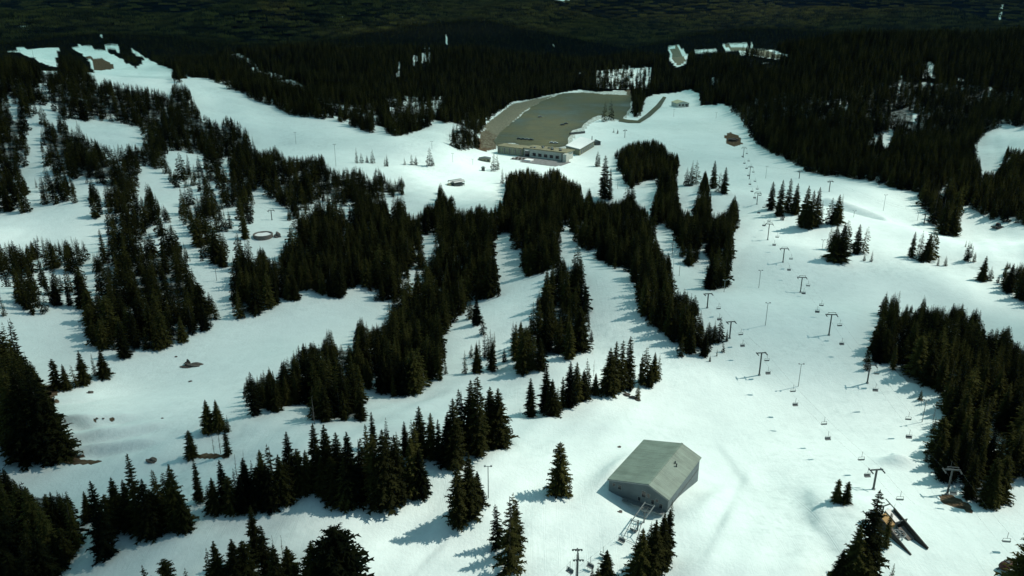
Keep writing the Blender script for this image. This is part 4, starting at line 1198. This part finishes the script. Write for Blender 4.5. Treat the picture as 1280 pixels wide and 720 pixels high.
CH = {}
def chair(p, dirv, drop, label, group, seatw=1.5):
    rz = math.atan2(dirv[1], dirv[0]) - math.pi / 2
    r = empty('chairlift_chair', tuple(p), rz, label, 'lift chair', group)
    key = round(drop, 1)
    if key not in CH:
        m1 = MB().tube((0, 0, .1), (0, 0, -drop), .045, n=5).tube((-seatw / 2, 0, -drop), (seatw / 2, 0, -drop), .04, n=5)
        for k in (-1, 1):
            m1.tube((k * seatw / 2, 0, -drop), (k * seatw / 2, .1, -drop - .9), .04, n=5)
        m2 = MB().box(-seatw / 2, seatw / 2, -.1, .45, -drop - .95, -drop - .86)
        m3 = MB().quadbox([(-seatw / 2, -.14, -drop - .88), (seatw / 2, -.14, -drop - .88), (seatw / 2, -.07, -drop - .88), (-seatw / 2, -.07, -drop - .88),
                           (-seatw / 2, -.28, -drop - .38), (seatw / 2, -.28, -drop - .38), (seatw / 2, -.21, -drop - .38), (-seatw / 2, -.21, -drop - .38)])
        CH[key] = (m1.mesh('hanger', M_STEEL), m2.mesh('seat', M_RUBBER), m3.mesh('backrest', M_RUBBER))
    for nm, me_ in zip(('hanger', 'seat', 'backrest'), CH[key]):
        o = bpy.data.objects.new(nm, me_); C.objects.link(o); o.parent = r
    return r

def lift(name, what, specs, arm, spacing, start=None, end=None, labels=None, drop=1.4, chairs=True, skip=0):
    pts = [ground_at(bx, by) for bx, by, hp in specs]
    tops = []
    for i, (bx, by, hp) in enumerate(specs):
        a = pts[max(i - 1, 0)]; b = pts[min(i + 1, len(pts) - 1)]
        dv = (b.x - a.x, b.y - a.y)
        p, h = lift_tower(bx, by, hp, dv, arm, labels[i], 'towers of ' + what, p=pts[i])
        n_ = Vector((dv[1], -dv[0], 0)).normalized()
        tops.append((p + Vector((0, 0, h - .1)), n_))
    for e, at_ in ((start, 0), (end, len(tops))):
        if e is not None:
            n_ = tops[0 if at_ == 0 else -1][1]
            tops.insert(at_, (Vector(e), n_))
    k = 0; names = []
    for side in (-1, 1):
        path = []
        for i in range(len(tops) - 1):
            A_ = tops[i][0] + tops[i][1] * arm * side; B_ = tops[i + 1][0] + tops[i + 1][1] * arm * side
            L = (B_ - A_).length
            for q in range(8):
                t = q / 8
                path.append(A_.lerp(B_, t) - Vector((0, 0, L * .022 * 4 * t * (1 - t))))
        path.append(tops[-1][0] + tops[-1][1] * arm * side)
        cb = MB()
        for a, b in zip(path[:-1], path[1:]):
            cb.tube(a, b, .012, n=3)
        o = cb.build('lift_cable', M_STEEL)
        tag(o, f'thin steel {"downhill" if side < 0 else "uphill"} cable of {what}', 'cable', 'haul cables')
        if not chairs: continue
        acc = spacing * (.35 if side < 0 else .75); 
        for a, b in zip(path[:-1], path[1:]):
            L = (b - a).length
            while acc < L:
                c_ = a.lerp(b, acc / L)
                px, py, _ = proj(c_.x, c_.y, c_.z)
                if -40 < px < 1320 and -40 < py < 760:
                    names.append((c_, (b - a) * side, drop, float(py)))
                acc += spacing
            acc -= L
    names.sort(key=lambda t: t[3])
    tw = [(float(proj(t[0].x, t[0].y, t[0].z)[1]), lb) for t, lb in zip(tops[(1 if start is not None else 0):], labels)]
    seen_ = {}
    for c_, dv, dr, py in names:
        j = min(range(len(tw)), key=lambda q: abs(tw[q][0] - py))
        seen_[j] = seen_.get(j, -1) + 1
        chair(c_, dv, dr, f'{ORD[min(seen_[j], 21)]} empty chair counting downward around the {labels[j]}', f'chairs of {what}')

WA = 'the long chairlift'
lift('a', WA, [(929,197,12),(936.6,224,15),(946,255.4,14),(959.5,300,20),(978.6,327.7,17),(1000.4,365.6,19),(1036,419,26),(1084,479,23),(1184,618,31)], 1.8, 29,
     labels=['topmost tower of the long chairlift', 'tower by the small grove of the long run', 'tower left of the island row of trees', 'tower under the streaked tree shadows', 'tower above the twin chair pair',
             'wide tower with two posts on the open run', 'tower standing alone mid run', 'tower at the tip of the thick wood', 'pale tower at the foot of the thick wood'],
     end=ground_at(1265, 716) + Vector((0, 0, 5)))
WB = 'the short chairlift'
TERM = ground_at(1134, 660)
lift('b', WB, [(884, 385, 18), (912, 423, 21), (949, 469, 28), (1091.8, 612, 25)], 1.45, 20,
     labels=['tower hidden by the groomed column of trees', 'tower beside the dark knoll', 'tower on the bright convex slope', 'tower uphill of the wooden ramp'],
     end=TERM + Vector((-.4, .6, 5.6)))
WC = 'the barn lift'
lift('c', WC, [(721, 733, 38)], 1.5, 11.0, labels=['tower cut by the lower edge below the barn'], start=tuple(BARN_TOP), end=tuple(ground_at(640, 800) + Vector((0, 0, 6))))
WD = 'the faint side lift'
lift('d', WD, [(781, 172, 9), (999, 223, 9), (1036.4, 239.6, 13), (1155, 280, 13)], 1.6, 30, labels=['tiny tower beyond the compact grove', 'small tower under the dark forest edge', 'small tower over the half pipe', 'small tower in front of the run edge wood'], chairs=False)
WE = 'the old upper lift'
lift('e', WE, [(42, 72, 11), (340, 275, 12)], 1.6, 30, labels=['tiny tower on the bare summit of the long run', 'small tower above the round pool'], chairs=False)

def pole(bx, by, hp, label, lamp=True, r0=.09):
    p = ground_at(bx, by)
    h = hp * dep_of(p) / F / math.cos(math.atan2(CAM_Z - p.z, math.hypot(p.x, p.y)))
    r = empty('light_pole', tuple(p), 0, label, 'pole', 'slender poles standing along the runs')
    MB().tube((0, 0, -1), (0, 0, h), r0 * 1.3, r0, 8).build('shaft', M_GALV, r)
    if lamp:
        MB().beam((-.8, 0, h - .1), (.8, 0, h - .1), .1, .1).build('crossbar', M_GALV, r)
        for k in (-1, 1):
            MB().box(k * .7 - .22, k * .7 + .22, -.3, .12, h - .05, h + .2).build('lamp_head', M_GALV, r)
for a in ((948.4,360,22,'slender pole left of the wide lift tower'),(956.7,406.7,28,'slender pole with low crossbar on open run'),(997.8,483,28,'slender pole between the two chairlifts'),(905,365,15,'slender pole against the groomed column'),
          (1027.4,312.8,13,'small pole beside the island of trees'),(1067,271.5,8,'tiny pole on the half pipe wall'),(1152.5,527.5,28,'slender pole at the foot of the thick wood'),(957,223,15,'thin pole above the open row of trees'),
          (1104,263.7,20,'tall thin pole beyond the half pipe'),(1146.6,275.7,11,'short pole by the run edge wood'),(420,208,27,'tall pole over the wooded band'),(566,203,11,'thin pole uphill of the barrel sheds'),
          (591,206,7,'short pole beside the flat shed'),(271,351,15,'short pole under the little grove'),(610.5,622.5,38,'slender pole beside the pair of lit conifers'),(840,319,15,'pole in the upper snow chute'),
          (849,345,16,'pole in the lower snow chute'),(370,180,14,'thin pole on the long run'),(427,360,18,'pale pole against the central belt'),(772,236,12,'thin pole below the compact grove'),(540,186,9,'faint pole on the wide pale run'),(895,148,7,'faint post near the upper run'),(842,146,9,'faint post under the yellow roof')):
    pole(*a)

# ------------------------------------------------------------------ wooden unloading ramp with its mast
def add_ramp():
    p = ground_at(1146, 688)
    dv = Vector((4.4, -9.6, 0)).normalized()
    yaw = math.atan2(dv.x, -dv.y)
    r = empty('lift_ramp', (p.x, p.y, p.z), yaw, 'weathered wooden lift ramp with dark sloping side walls', 'lift ramp')
    Wd, Lr, Hr = 2.5, 8.8, 3.3
    for k in (-1, 1):                    # dark side walls sloping down to the snow
        m = MB()
        x = k * Wd
        m.quadbox([(x - .14, -.6, -.9), (x + .14, -.6, -.9), (x + .14, Lr, -.9), (x - .14, Lr, -.9), (x - .14, -.6, .15), (x + .14, -.6, .15), (x + .14, Lr, Hr + .6), (x - .14, Lr, Hr + .6)])
        m.build('side_wall', M_DARK, r)
        b = MB().beam((x, -.7, .25), (x, Lr, Hr + .75), .3, .12)
        b.build('top_rail', M_DARK, r)
    MB().quadbox([(-Wd + .2, 3.8, .6), (-.6, 3.8, .6), (-.6, 6.4, 1.5), (-Wd + .2, 6.4, 1.5), (-Wd + .2, 3.8, .9), (-.6, 3.8, .9), (-.6, 6.4, 1.8), (-Wd + .2, 6.4, 1.8)]).build('deck_panel', M_DEAD, r)
    MB().quadbox([(-1.9, 6.2, 1.5), (.3, 6.2, 1.5), (.3, 8.9, 2.8), (-1.9, 8.9, 2.8), (-1.9, 6.2, 2.2), (.3, 6.2, 2.2), (.3, 8.9, 3.4), (-1.9, 8.9, 3.4)]).build('ochre_panel', M_BROWNP, r)
    MB().quadbox([(.6, 2.7, .1), (Wd - .2, 2.7, .1), (Wd - .2, 5.6, 1.2), (.6, 5.6, 1.2), (.6, 2.7, .5), (Wd - .2, 2.7, .5), (Wd - .2, 5.6, 1.6), (.6, 5.6, 1.6)]).build('lower_panel', M_DEAD, r)
    MB().box(-Wd - 1.6, -Wd + .9, Lr - .6, Lr + 1.6, Hr + .4, Hr + .6).build('flat_roof', M_GALV, r)
    for q in ((-Wd - 1.4, Lr - .4), (-Wd - 1.4, Lr + 1.4), (-Wd + .7, Lr + 1.4)):
        MB().tube((q[0], q[1], -1), (q[0], q[1], Hr + .4), .1, n=6).build('post', M_STEEL, r)
    MB().quadbox([(.6, 6.4, 1.7), (2.3, 6.4, 1.7), (2.3, 9.4, 2.9), (.6, 9.4, 2.9), (.6, 6.4, 2.5), (2.3, 6.4, 2.5), (2.3, 9.4, 3.6), (.6, 9.4, 3.6)]).build('operator_hut_roof', M_GALV, r)
    m = MB().beam((.5, 6.0, 2.7), (3.6, 6.0, 2.7), .2, .2)
    m.tube((.6, 6.0, -1), (.6, 6.0, 2.7), .12, n=6); m.tube((3.4, 6.0, -1), (3.4, 6.0, 2.7), .12, n=6)
    m.build('cross_frame', M_STEEL, r)
    w_ = MB()
    cc = Vector((-.4, 4.3, 1.35))
    for i in range(20):
        a = 6.283 * i / 20; c_ = 6.283 * (i + 1) / 20
        w_.tube(cc + Vector((math.cos(a) * 1.25, math.sin(a) * 1.25, 0)), cc + Vector((math.cos(c_) * 1.25, math.sin(c_) * 1.25, 0)), .13, n=6)
    for i in range(6):
        a = 6.283 * i / 6
        w_.tube(cc, cc + Vector((math.cos(a) * 1.25, math.sin(a) * 1.25, 0)), .07, n=5)
    w_.tube(cc - Vector((0, 0, 2)), cc + Vector((0, 0, .4)), .2, n=8)
    w_.build('bullwheel', M_GALV, r)
    ms = MB().tube((-.2, 9.3, -1), (-.2, 9.3, 5.0), .2, .16, 8)
    ms.build('mast', M_STEEL, r)
    yk = MB().beam((-1.5, 9.3, 4.95), (1.6, 9.3, 4.95), .2, .22)
    for k in (-1.5, 1.6):
        yk.tube((k, 8.1, 4.7), (k, 10.5, 5.5), .12, n=6)
    yk.build('mast_yoke', M_STEEL, r)
add_ramp()

# ------------------------------------------------------------------ lodge and the buildings around the lot
def add_lodge():
    a = ground_at(622, 191.5); b = ground_at(709, 202.5)
    ux = Vector((b.x - a.x, b.y - a.y, 0)); L = ux.length; yaw = math.atan2(ux.y, ux.x)
    z = min(a.z, b.z)
    r = empty('day_lodge', (a.x, a.y, z), yaw, 'long low lodge with flat olive roof beside parking lot', 'lodge')
    D = 15
    L1 = L * .37
    MB().box(0, L1, 0, D * .75, -1, 6.0).build('wing_wall', M_OLIVE, r)
    MB().box(L1 + .02, L * .95, 1.5, D, -1, 6.3).build('wall', M_PALE, r)
    MB().box(-.6, L1, -.7, D * .75 + .6, 6.02, 6.5).build('wing_roof', M_OLROOF, r)
    rf = MB().box(L1 + .03, L * .97, .9, D + .6, 6.32, 6.9).build('roof', M_OLROOF, r)
    for i in range(9):
        rx = L1 + 5 + i * 3.3 + random.uniform(-1, 1); ry = random.uniform(3.5, D - 2); s = random.uniform(.5, 1.1)
        MB().box(rx - s, rx + s, ry - s, ry + s, 6.92, 6.92 + random.uniform(.5, 1.1)).build('roof_vent', M_GALV if i % 2 else M_STEEL, rf)
    n = 13
    for i in range(n):                   # tall glazed bays of the wing
        x0 = .8 + i * (L1 - 1.4) / n
        f = MB().box(x0, x0 + (L1 - 1.4) / n * .78, -.09, -.004, 1.0, 5.4).build('window', M_PALE, r)
        MB().box(x0 + .12, x0 + (L1 - 1.4) / n * .78 - .12, -.13, -.095, 1.2, 5.2).build('pane', M_OLIVE if i % 3 else M_GLASS, f)
    MB().box(L1 + 1.5, L1 + 5.6, 1.38, 1.495, .2, 4.6).build('entrance', M_GLASS, r)
    for i in range(5):
        x0 = L1 + 8.5 + i * (L * .56 - 10) / 5
        f = MB().box(x0, x0 + 3.0, 1.4, 1.495, 1.1, 3.6).build('window', M_STEEL, r)
        MB().box(x0 + .2, x0 + 2.8, 1.36, 1.395, 1.3, 3.4).build('pane', M_GLASS, f)
    MB().box(L1 + 2.5, L1 + 5.5, -.8, 1.4, 5.0, 5.25).build('canopy', M_WHITE, r)
    MB().box(L * .965, L * 1.015, -3.5, 1.2, -1, 6.4).build('porch', M_PALE, r)
    MB().box(L * .93, L * .962, -1.0, 1.4, -1, 6.0).build('porch_door', M_GLASS, r)
    dk = MB().box(L1 - 2, L * 1.05, -15, -.02, -1.2, .35)
    dk.box(L1 + 10, L * 1.02, -20, -15.02, -1.2, .33)
    d_ = dk.build('deck', M_DECK, r)
    MB().box(L1 + 11, L1 + 17, -15.5, -10.5, .37, 1.3).build('deck_snow', M_WHITE, d_)
    m = MB()
    for i in range(6):
        m.box(L1 - 1 + i * 1.6, L1 - .2 + i * 1.6, -14.2 + (i % 2) * 3, -12.0 + (i % 2) * 3, .36, 1.1)
    m.build('picnic_benches', M_BARK, d_)
add_lodge()

def add_annex():
    a = ground_at(712, 197); b = ground_at(724.5, 199.5)
    r = empty('annex_building', (a.x, a.y, a.z), rad(-8), 'boxy annex with snow covered flat roof beside the lodge', 'building')
    # plan follows the roof's slanting sides
    q = [ground_at(707.5, 190), ground_at(724.3, 194.5), ground_at(742.6, 183.5), ground_at(725.7, 179)]
    c = sum((v for v in q), Vector()) / 4
    r.location = (c.x, c.y, c.z); r.rotation_euler = (0, 0, 0)
    R_ = [(v.x - c.x, v.y - c.y) for v in q]
    def pr(k, z0, z1):
        return [(x * k, y * k, z0) for x, y in R_] + [(x * k, y * k, z1) for x, y in R_]
    MB().quadbox(pr(1, -1.5, 4.6)).build('wall', M_OLIVE, r)
    MB().quadbox(pr(1.06, 4.62, 5.0)).build('roof', M_STEEL, r)
    MB().quadbox(pr(1.03, 5.02, 5.6)).build('roof_snow', M_WHITE, r)
    v0, v1 = Vector((*R_[1], 0)), Vector((*R_[2], 0))
    for i in range(6):
        a_, b_ = v0.lerp(v1, .08 + i * .15), v0.lerp(v1, .08 + i * .15 + .1)
        n_ = Vector((v1.y - v0.y, v0.x - v1.x, 0)).normalized() * .05
        MB().quadbox([a_ + Vector((0, 0, .8)), b_ + Vector((0, 0, .8)), b_ + n_ + Vector((0, 0, .8)), a_ + n_ + Vector((0, 0, .8)),
                      a_ + Vector((0, 0, 3.6)), b_ + Vector((0, 0, 3.6)), b_ + n_ + Vector((0, 0, 3.6)), a_ + n_ + Vector((0, 0, 3.6))]).build('window', M_GLASS, r)
    MB().tube(tuple(v1 + Vector((-2, 0, 4))), tuple(v1 + Vector((-2, 0, 9))), .35, n=8).build('chimney', M_STEEL, r)
add_annex()

def gable_house(name, bx, by, wpx, L, Hh, rise, yaw, label, wm, rm, cat='building', open_=False):
    p = ground_at(bx, by); s = dep_of(p) / F
    W = wpx * s / 2
    r = empty(name, tuple(p), yaw, label, cat)
    if not open_:
        MB().prism([(-W, -1), (W, -1), (W, Hh), (0, Hh + rise), (-W, Hh)], -L / 2, L / 2).build('wall', wm, r)
        for i in range(3):
            f = MB().box(-W * .7 + i * W * .55, -W * .7 + i * W * .55 + W * .3, -L / 2 - .06, -L / 2 - .004, Hh * .35, Hh * .8).build('window', M_GLASS, r)
        MB().box(W * .55, W * .8, -L / 2 - .06, -L / 2 - .004, -.2, Hh * .75).build('door', M_STEEL, r)
    else:
        for k in (-1, 1):
            for q in (-.45, 0, .45):
                MB().box(k * W * .9 - .12, k * W * .9 + .12, q * L - .12, q * L + .12, -1, Hh).build('post', M_STEEL, r)
    g_ = rise / W
    m = MB()
    for k in (-1, 1):
        m.quadbox([(0, -L / 2 - .4, Hh + rise + .02), (k * (W + .4), -L / 2 - .4, Hh - .4 * g_ + .02), (k * (W + .4), L / 2 + .4, Hh - .4 * g_ + .02), (0, L / 2 + .4, Hh + rise + .02),
                   (0, -L / 2 - .4, Hh + rise + .22), (k * (W + .4), -L / 2 - .4, Hh - .4 * g_ + .22), (k * (W + .4), L / 2 + .4, Hh - .4 * g_ + .22), (0, L / 2 + .4, Hh + rise + .22)])
    m.build('roof', rm, r)
gable_house('maintenance_hall', 850, 133, 16, 16, 4.5, 2.0, rad(12), 'pale yellow roofed hall at the forest edge', M_PALE, simple('yellowed_roof', (.42, .42, .27), .15, .3, .8))
gable_house('flat_shed', 606, 201, 14, 6, 1.9, .8, 0, 'low dark roofed shed on snow beside the lodge', M_OLIVE, M_STEEL, 'shed')
gable_house('ticket_kiosk', 604, 213.5, 4, 2.4, 2.4, .7, 0, 'tiny grey kiosk on snow in front of the shed', M_STEEL, M_GALV, 'kiosk')
gable_house('pump_hut', 746, 181, 7, 5, 3, 1.0, rad(20), 'small dark hut behind the annex', M_STEEL, M_STEEL, 'hut')

def add_barrel():
    p = ground_at(571, 231)
    r = empty('barrel_roof_shelter', tuple(p), rad(38) , 'shelter under two parallel barrel roofs on open snow', 'shelter')
    for k, oy, ln in ((0, 2.0, 9.5), (1, -1.7, 8.5)):
        m = MB(); n = 8; v0 = len(m.v)
        for t, rr_ in ((0, 1.75), (1, 1.6)):
            pass
        prof = [(math.cos(math.pi * i / n) * 1.75, math.sin(math.pi * i / n) * 1.1 + 2.2) for i in range(n + 1)]
        prof += [(math.cos(math.pi * i / n) * 1.62, math.sin(math.pi * i / n) * .97 + 2.2) for i in range(n, -1, -1)]
        o = len(m.v)
        for x in (-ln / 2, ln / 2):
            m.v += [(x, oy + q[0], q[1]) for q in prof]
        c = len(prof)
        for i in range(c):
            j = (i + 1) % c
            m.f.append([o + i, o + j, o + c + j, o + c + i])
        for i in range(n):
            m.f.append([o + i, o + i + 1, o + c - 2 - i, o + c - 1 - i]); m.f.append([o + c + i + 1, o + c + i, o + 2 * c - 1 - i, o + 2 * c - 2 - i])
        m.build('barrel_roof', M_GALV, r)
        for x in (-ln / 2 + .4, 0, ln / 2 - .4):
            for s_ in (-1.6, 1.6):
                MB().tube((x, oy + s_, -1), (x, oy + s_, 2.25), .09, n=6).build('post', M_STEEL, r)
        MB().box(-ln / 2 + .3, ln / 2 - .3, oy - 1.3, oy + 1.3, .1, 1.2).build('stored_belt', M_STEEL, r)
    MB().box(-6.8, -5.2, -1.5, 1.2, -.5, 1.6).build('end_box', M_OLIVE, r)
add_barrel()

# round pool above the grove, and the boulder beside it
p = ground_at(329, 296)
r = empty('round_tank', (p.x, p.y, p.z - .3), 0, 'round grey tank filled with snow on the open slope', 'tank')
m = MB(); n = 36
for rr_, z_ in ((4.7, -1), (4.7, 1.9), (4.15, 1.9), (4.0, 1.0)):
    m.v += [(rr_ * math.cos(6.283185 * i / n), rr_ * math.sin(6.283185 * i / n), z_) for i in range(n)]
for q in range(3):
    for i in range(n):
        j = (i + 1) % n
        m.f.append([q * n + i, q * n + j, (q + 1) * n + j, (q + 1) * n + i])
m.build('tank_wall', M_DEAD, r)
m = MB(); m.v = [(4.05 * math.cos(6.283185 * i / n), 4.05 * math.sin(6.283185 * i / n), 1.35 + .1 * math.sin(i)) for i in range(n)] + [(0, 0, 1.6)]
m.f = [[i, (i + 1) % n, n] for i in range(n)]
m.build('snow_fill', M_WHITE, r, True)

def rock(bx, by, w_, d_, h_, label, seed, m_=None):
    import bmesh
    p = ground_at(bx, by)
    bm = bmesh.new(); bmesh.ops.create_icosphere(bm, subdivisions=3, radius=1)
    gr_ = random.Random(seed)
    ks = [(gr_.uniform(1, 3), gr_.uniform(1, 3), gr_.uniform(1, 3), gr_.uniform(0, 6)) for _ in range(5)]
    for v in bm.verts:
        f = 1 + sum(.09 * math.sin(a * v.co.x * 1.7 + b * v.co.y * 1.9 + c * v.co.z * 2.1 + d__) for a, b, c, d__ in ks)
        v.co = Vector((v.co.x * f * w_, v.co.y * f * d_, v.co.z * f * h_))
    me_ = bpy.data.meshes.new('rock'); bm.to_mesh(me_); bm.free(); me_.materials.append(m_ or M_ROCK)
    o = bpy.data.objects.new('rock', me_); C.objects.link(o); o.location = (p.x, p.y, p.z)
    tag(o, label, 'rock', 'rocks poking out of the snow')
rock(347, 296, 1.7, 1.5, 2.2, 'rounded grey boulder beside the round tank', 1, M_DEAD)
rock(241, 457, 3.4, 1.6, .8, 'largest dark rock lying on the open lower slope', 2)
rock(235, 455, .8, .8, 1.6, 'upright stub of rock beside the largest dark rock', 3)
for i, (a, b, s, l) in enumerate(((220,446,.4,'speck of rock under the massive grove'),(238,477,.5,'small rock below the largest dark rock'),(121,523,.3,'small rock on the curved snow step'),(129,523,.26,'smaller rock at the end of the curved step'),(203,523,.3,'small rock in the middle of the shaded bench'),
        (783,494,.9,'dark rock under the short row tip'),(790,497,.8,'dark rock second below the row tip'),(797,500,.7,'lowest dark rock under the short row'),(774,559,.4,'dark speck on the snow uphill of the barn'),(775,640,.45,'small dark stone in front of the barn hollow'),(113,491,.8,'low rock beside the trio of conifers'),(916,176,3.6,'mound of brush beside the upper run'),(190,576,1.0,'flat dark rock above the ragged row'))):
    rock(a, b, s * 1.3, s, s * .7, l, 10 + i)

# ------------------------------------------------------------------ vehicles
def car(bx, by, yaw, label, m_, s=1.0):
    p = ground_at(bx, by)
    r = empty('parked_car', (p.x, p.y, p.z + .38), yaw, label, 'car', 'cars on the gravel lot')
    MB().quadbox([(-2.2, -.9, .35), (2.2, -.9, .35), (2.2, .9, .35), (-2.2, .9, .35), (-2.15, -.86, .95), (2.1, -.86, .85), (2.1, .86, .85), (-2.15, .86, .95)]).build('body', m_, r)
    c = MB().quadbox([(-1.7, -.8, .96), (1.2, -.8, .9), (1.2, .8, .9), (-1.7, .8, .96), (-1.3, -.68, 1.5), (.5, -.68, 1.5), (.5, .68, 1.5), (-1.3, .68, 1.5)]).build('cabin', m_, r)
    MB().quadbox([(-1.6, -.81, 1.0), (1.1, -.81, .97), (1.1, .81, .97), (-1.6, .81, 1.0), (-1.32, -.71, 1.42), (.56, -.71, 1.42), (.56, .71, 1.42), (-1.32, .71, 1.42)]).build('window', M_GLASS, r)
    for x_ in (-1.4, 1.4):
        for y_ in (-.82, .82):
            MB().tube((x_, y_ - .1, .33), (x_, y_ + .1, .33), .33, n=12).build('wheel', M_TYRE, r)
for i, (bx, by, yw, l) in enumerate(((703,157,.3,'dark car parked on the bare lot'),(707.5,155.5,.3,'dark car just beyond the other on the lot'),(649,174.5,0,'first dark car in the row behind the lodge'),(654,175,0,'second car in the row behind the lodge'),
        (659,175.3,0,'third car in the row behind the lodge'),(664,175.8,0,'fourth car in the row behind the lodge'),(690,179.5,0,'pale car behind the lodge roof'),(694.5,180,0,'pale car nearer the annex behind the lodge'),(675,147,.5,'lone grey car toward the far bank'))):
    car(bx, by, yw, l, M_CAR[(0, 0, 0, 0, 2, 0, 1, 1, 2)[i]])
def groomer(bx, by, yaw, label):
    p = ground_at(bx, by)
    r = empty('snow_groomer', (p.x, p.y, p.z), yaw, label, 'snow groomer')
    for k in (-1, 1):
        m = MB().box(-2.0, 2.0, k * 1.5 - .5, k * 1.5 + .5, .15, .75); m.tube((-2.0, k * 1.5 - .5, .45), (-2.0, k * 1.5 + .5, .45), .32); m.tube((2.0, k * 1.5 - .5, .45), (2.0, k * 1.5 + .5, .45), .32)
        m.build('track', M_TYRE, r)
    MB().box(-2.0, 2.0, -.95, .95, .6, 1.3).build('body', M_STEEL, r)
    c = MB().quadbox([(-.2, -1.1, 1.31), (1.8, -1.1, 1.31), (1.8, 1.1, 1.31), (-.2, 1.1, 1.31), (0, -.9, 2.6), (1.2, -.9, 2.6), (1.2, .9, 2.6), (0, .9, 2.6)]).build('cab', M_GLASS, r)
    MB().box(-.05, 1.25, -.95, .95, 2.61, 2.7).build('cab_roof', M_RED, c)
    MB().quadbox([(2.6, -2.3, .1), (2.8, -2.3, .1), (2.8, 2.3, .1), (2.6, 2.3, .1), (2.4, -2.3, 1.1), (2.6, -2.3, 1.1), (2.6, 2.3, 1.1), (2.4, 2.3, 1.1)]).build('blade', M_STEEL, r)
groomer(1246, 285, .4, 'dark snow groomer far out on the bright bowl')

def red_machine():
    p = ground_at(1257, 712)
    r = empty('snow_machine', tuple(p), rad(25), 'rust red round-nosed machine half hidden under corner conifer', 'machine')
    m = MB(); n = 12
    secs = [(-1.5, .55, .55), (-1.35, .85, .8), (-.6, 1.0, .98), (.6, 1.0, 1.0), (1.3, .8, .85), (1.55, .45, .55)]
    for x_, ry, rz in secs:
        m.v += [(x_, math.cos(6.283 * i / n) * ry, 1.1 + math.sin(6.283 * i / n) * rz * .9) for i in range(n)]
    for q in range(len(secs) - 1):
        for i in range(n):
            j = (i + 1) % n
            m.f.append([q * n + i, q * n + j, (q + 1) * n + j, (q + 1) * n + i])
    m.f.append(list(range(n))[::-1]); m.f.append([(len(secs) - 1) * n + i for i in range(n)])
    m.build('hood', M_RED, r, True)
    for k in (-.8, .8):
        MB().beam((-1.6, k, .08), (1.7, k, .08), .28, .14).build('skid', M_STEEL, r)
        MB().tube((-.8, k, .1), (-.8, k * .6, .8), .07, n=6).tube((.8, k, .1), (.8, k * .6, .8), .07, n=6).build('strut', M_STEEL, r)
    MB().box(-.4, .3, -.55, .55, 1.96, 2.12).build('hatch', M_STEEL, r)
red_machine()
# retaining wall in the snow island of the lot
a = ground_at(712, 168.5); b = ground_at(731, 166.5)
MBw = MB().beam(a + Vector((0, 0, .7)), b + Vector((0, 0, .7)), 1.0, 2.6)
tag(MBw.build('retaining_wall', M_STEEL), 'low dark retaining wall on the snowy lot island', 'wall')

# ------------------------------------------------------------------ thin air between the camera and the far valley
m = bpy.data.materials.new('air'); m.use_nodes = True
nt = m.node_tree; nt.nodes.clear()
pv = N(nt, 'ShaderNodeVolumePrincipled'); pv.inputs['Color'].default_value = (.08, .34, 1.0, 1)
pv.inputs['Density'].default_value = 5e-6; pv.inputs['Anisotropy'].default_value = 0.0
o_ = N(nt, 'ShaderNodeOutputMaterial'); nt.links.new(pv.outputs[0], o_.inputs['Volume'])
zl = float(Z.min()) - 1.5
hz = MB().box(-46000, 46000, -46000, 46000, zl, 900.0).build('haze', m)
tag(hz, 'thin blue air over the far valley', 'haze', None, 'stuff')
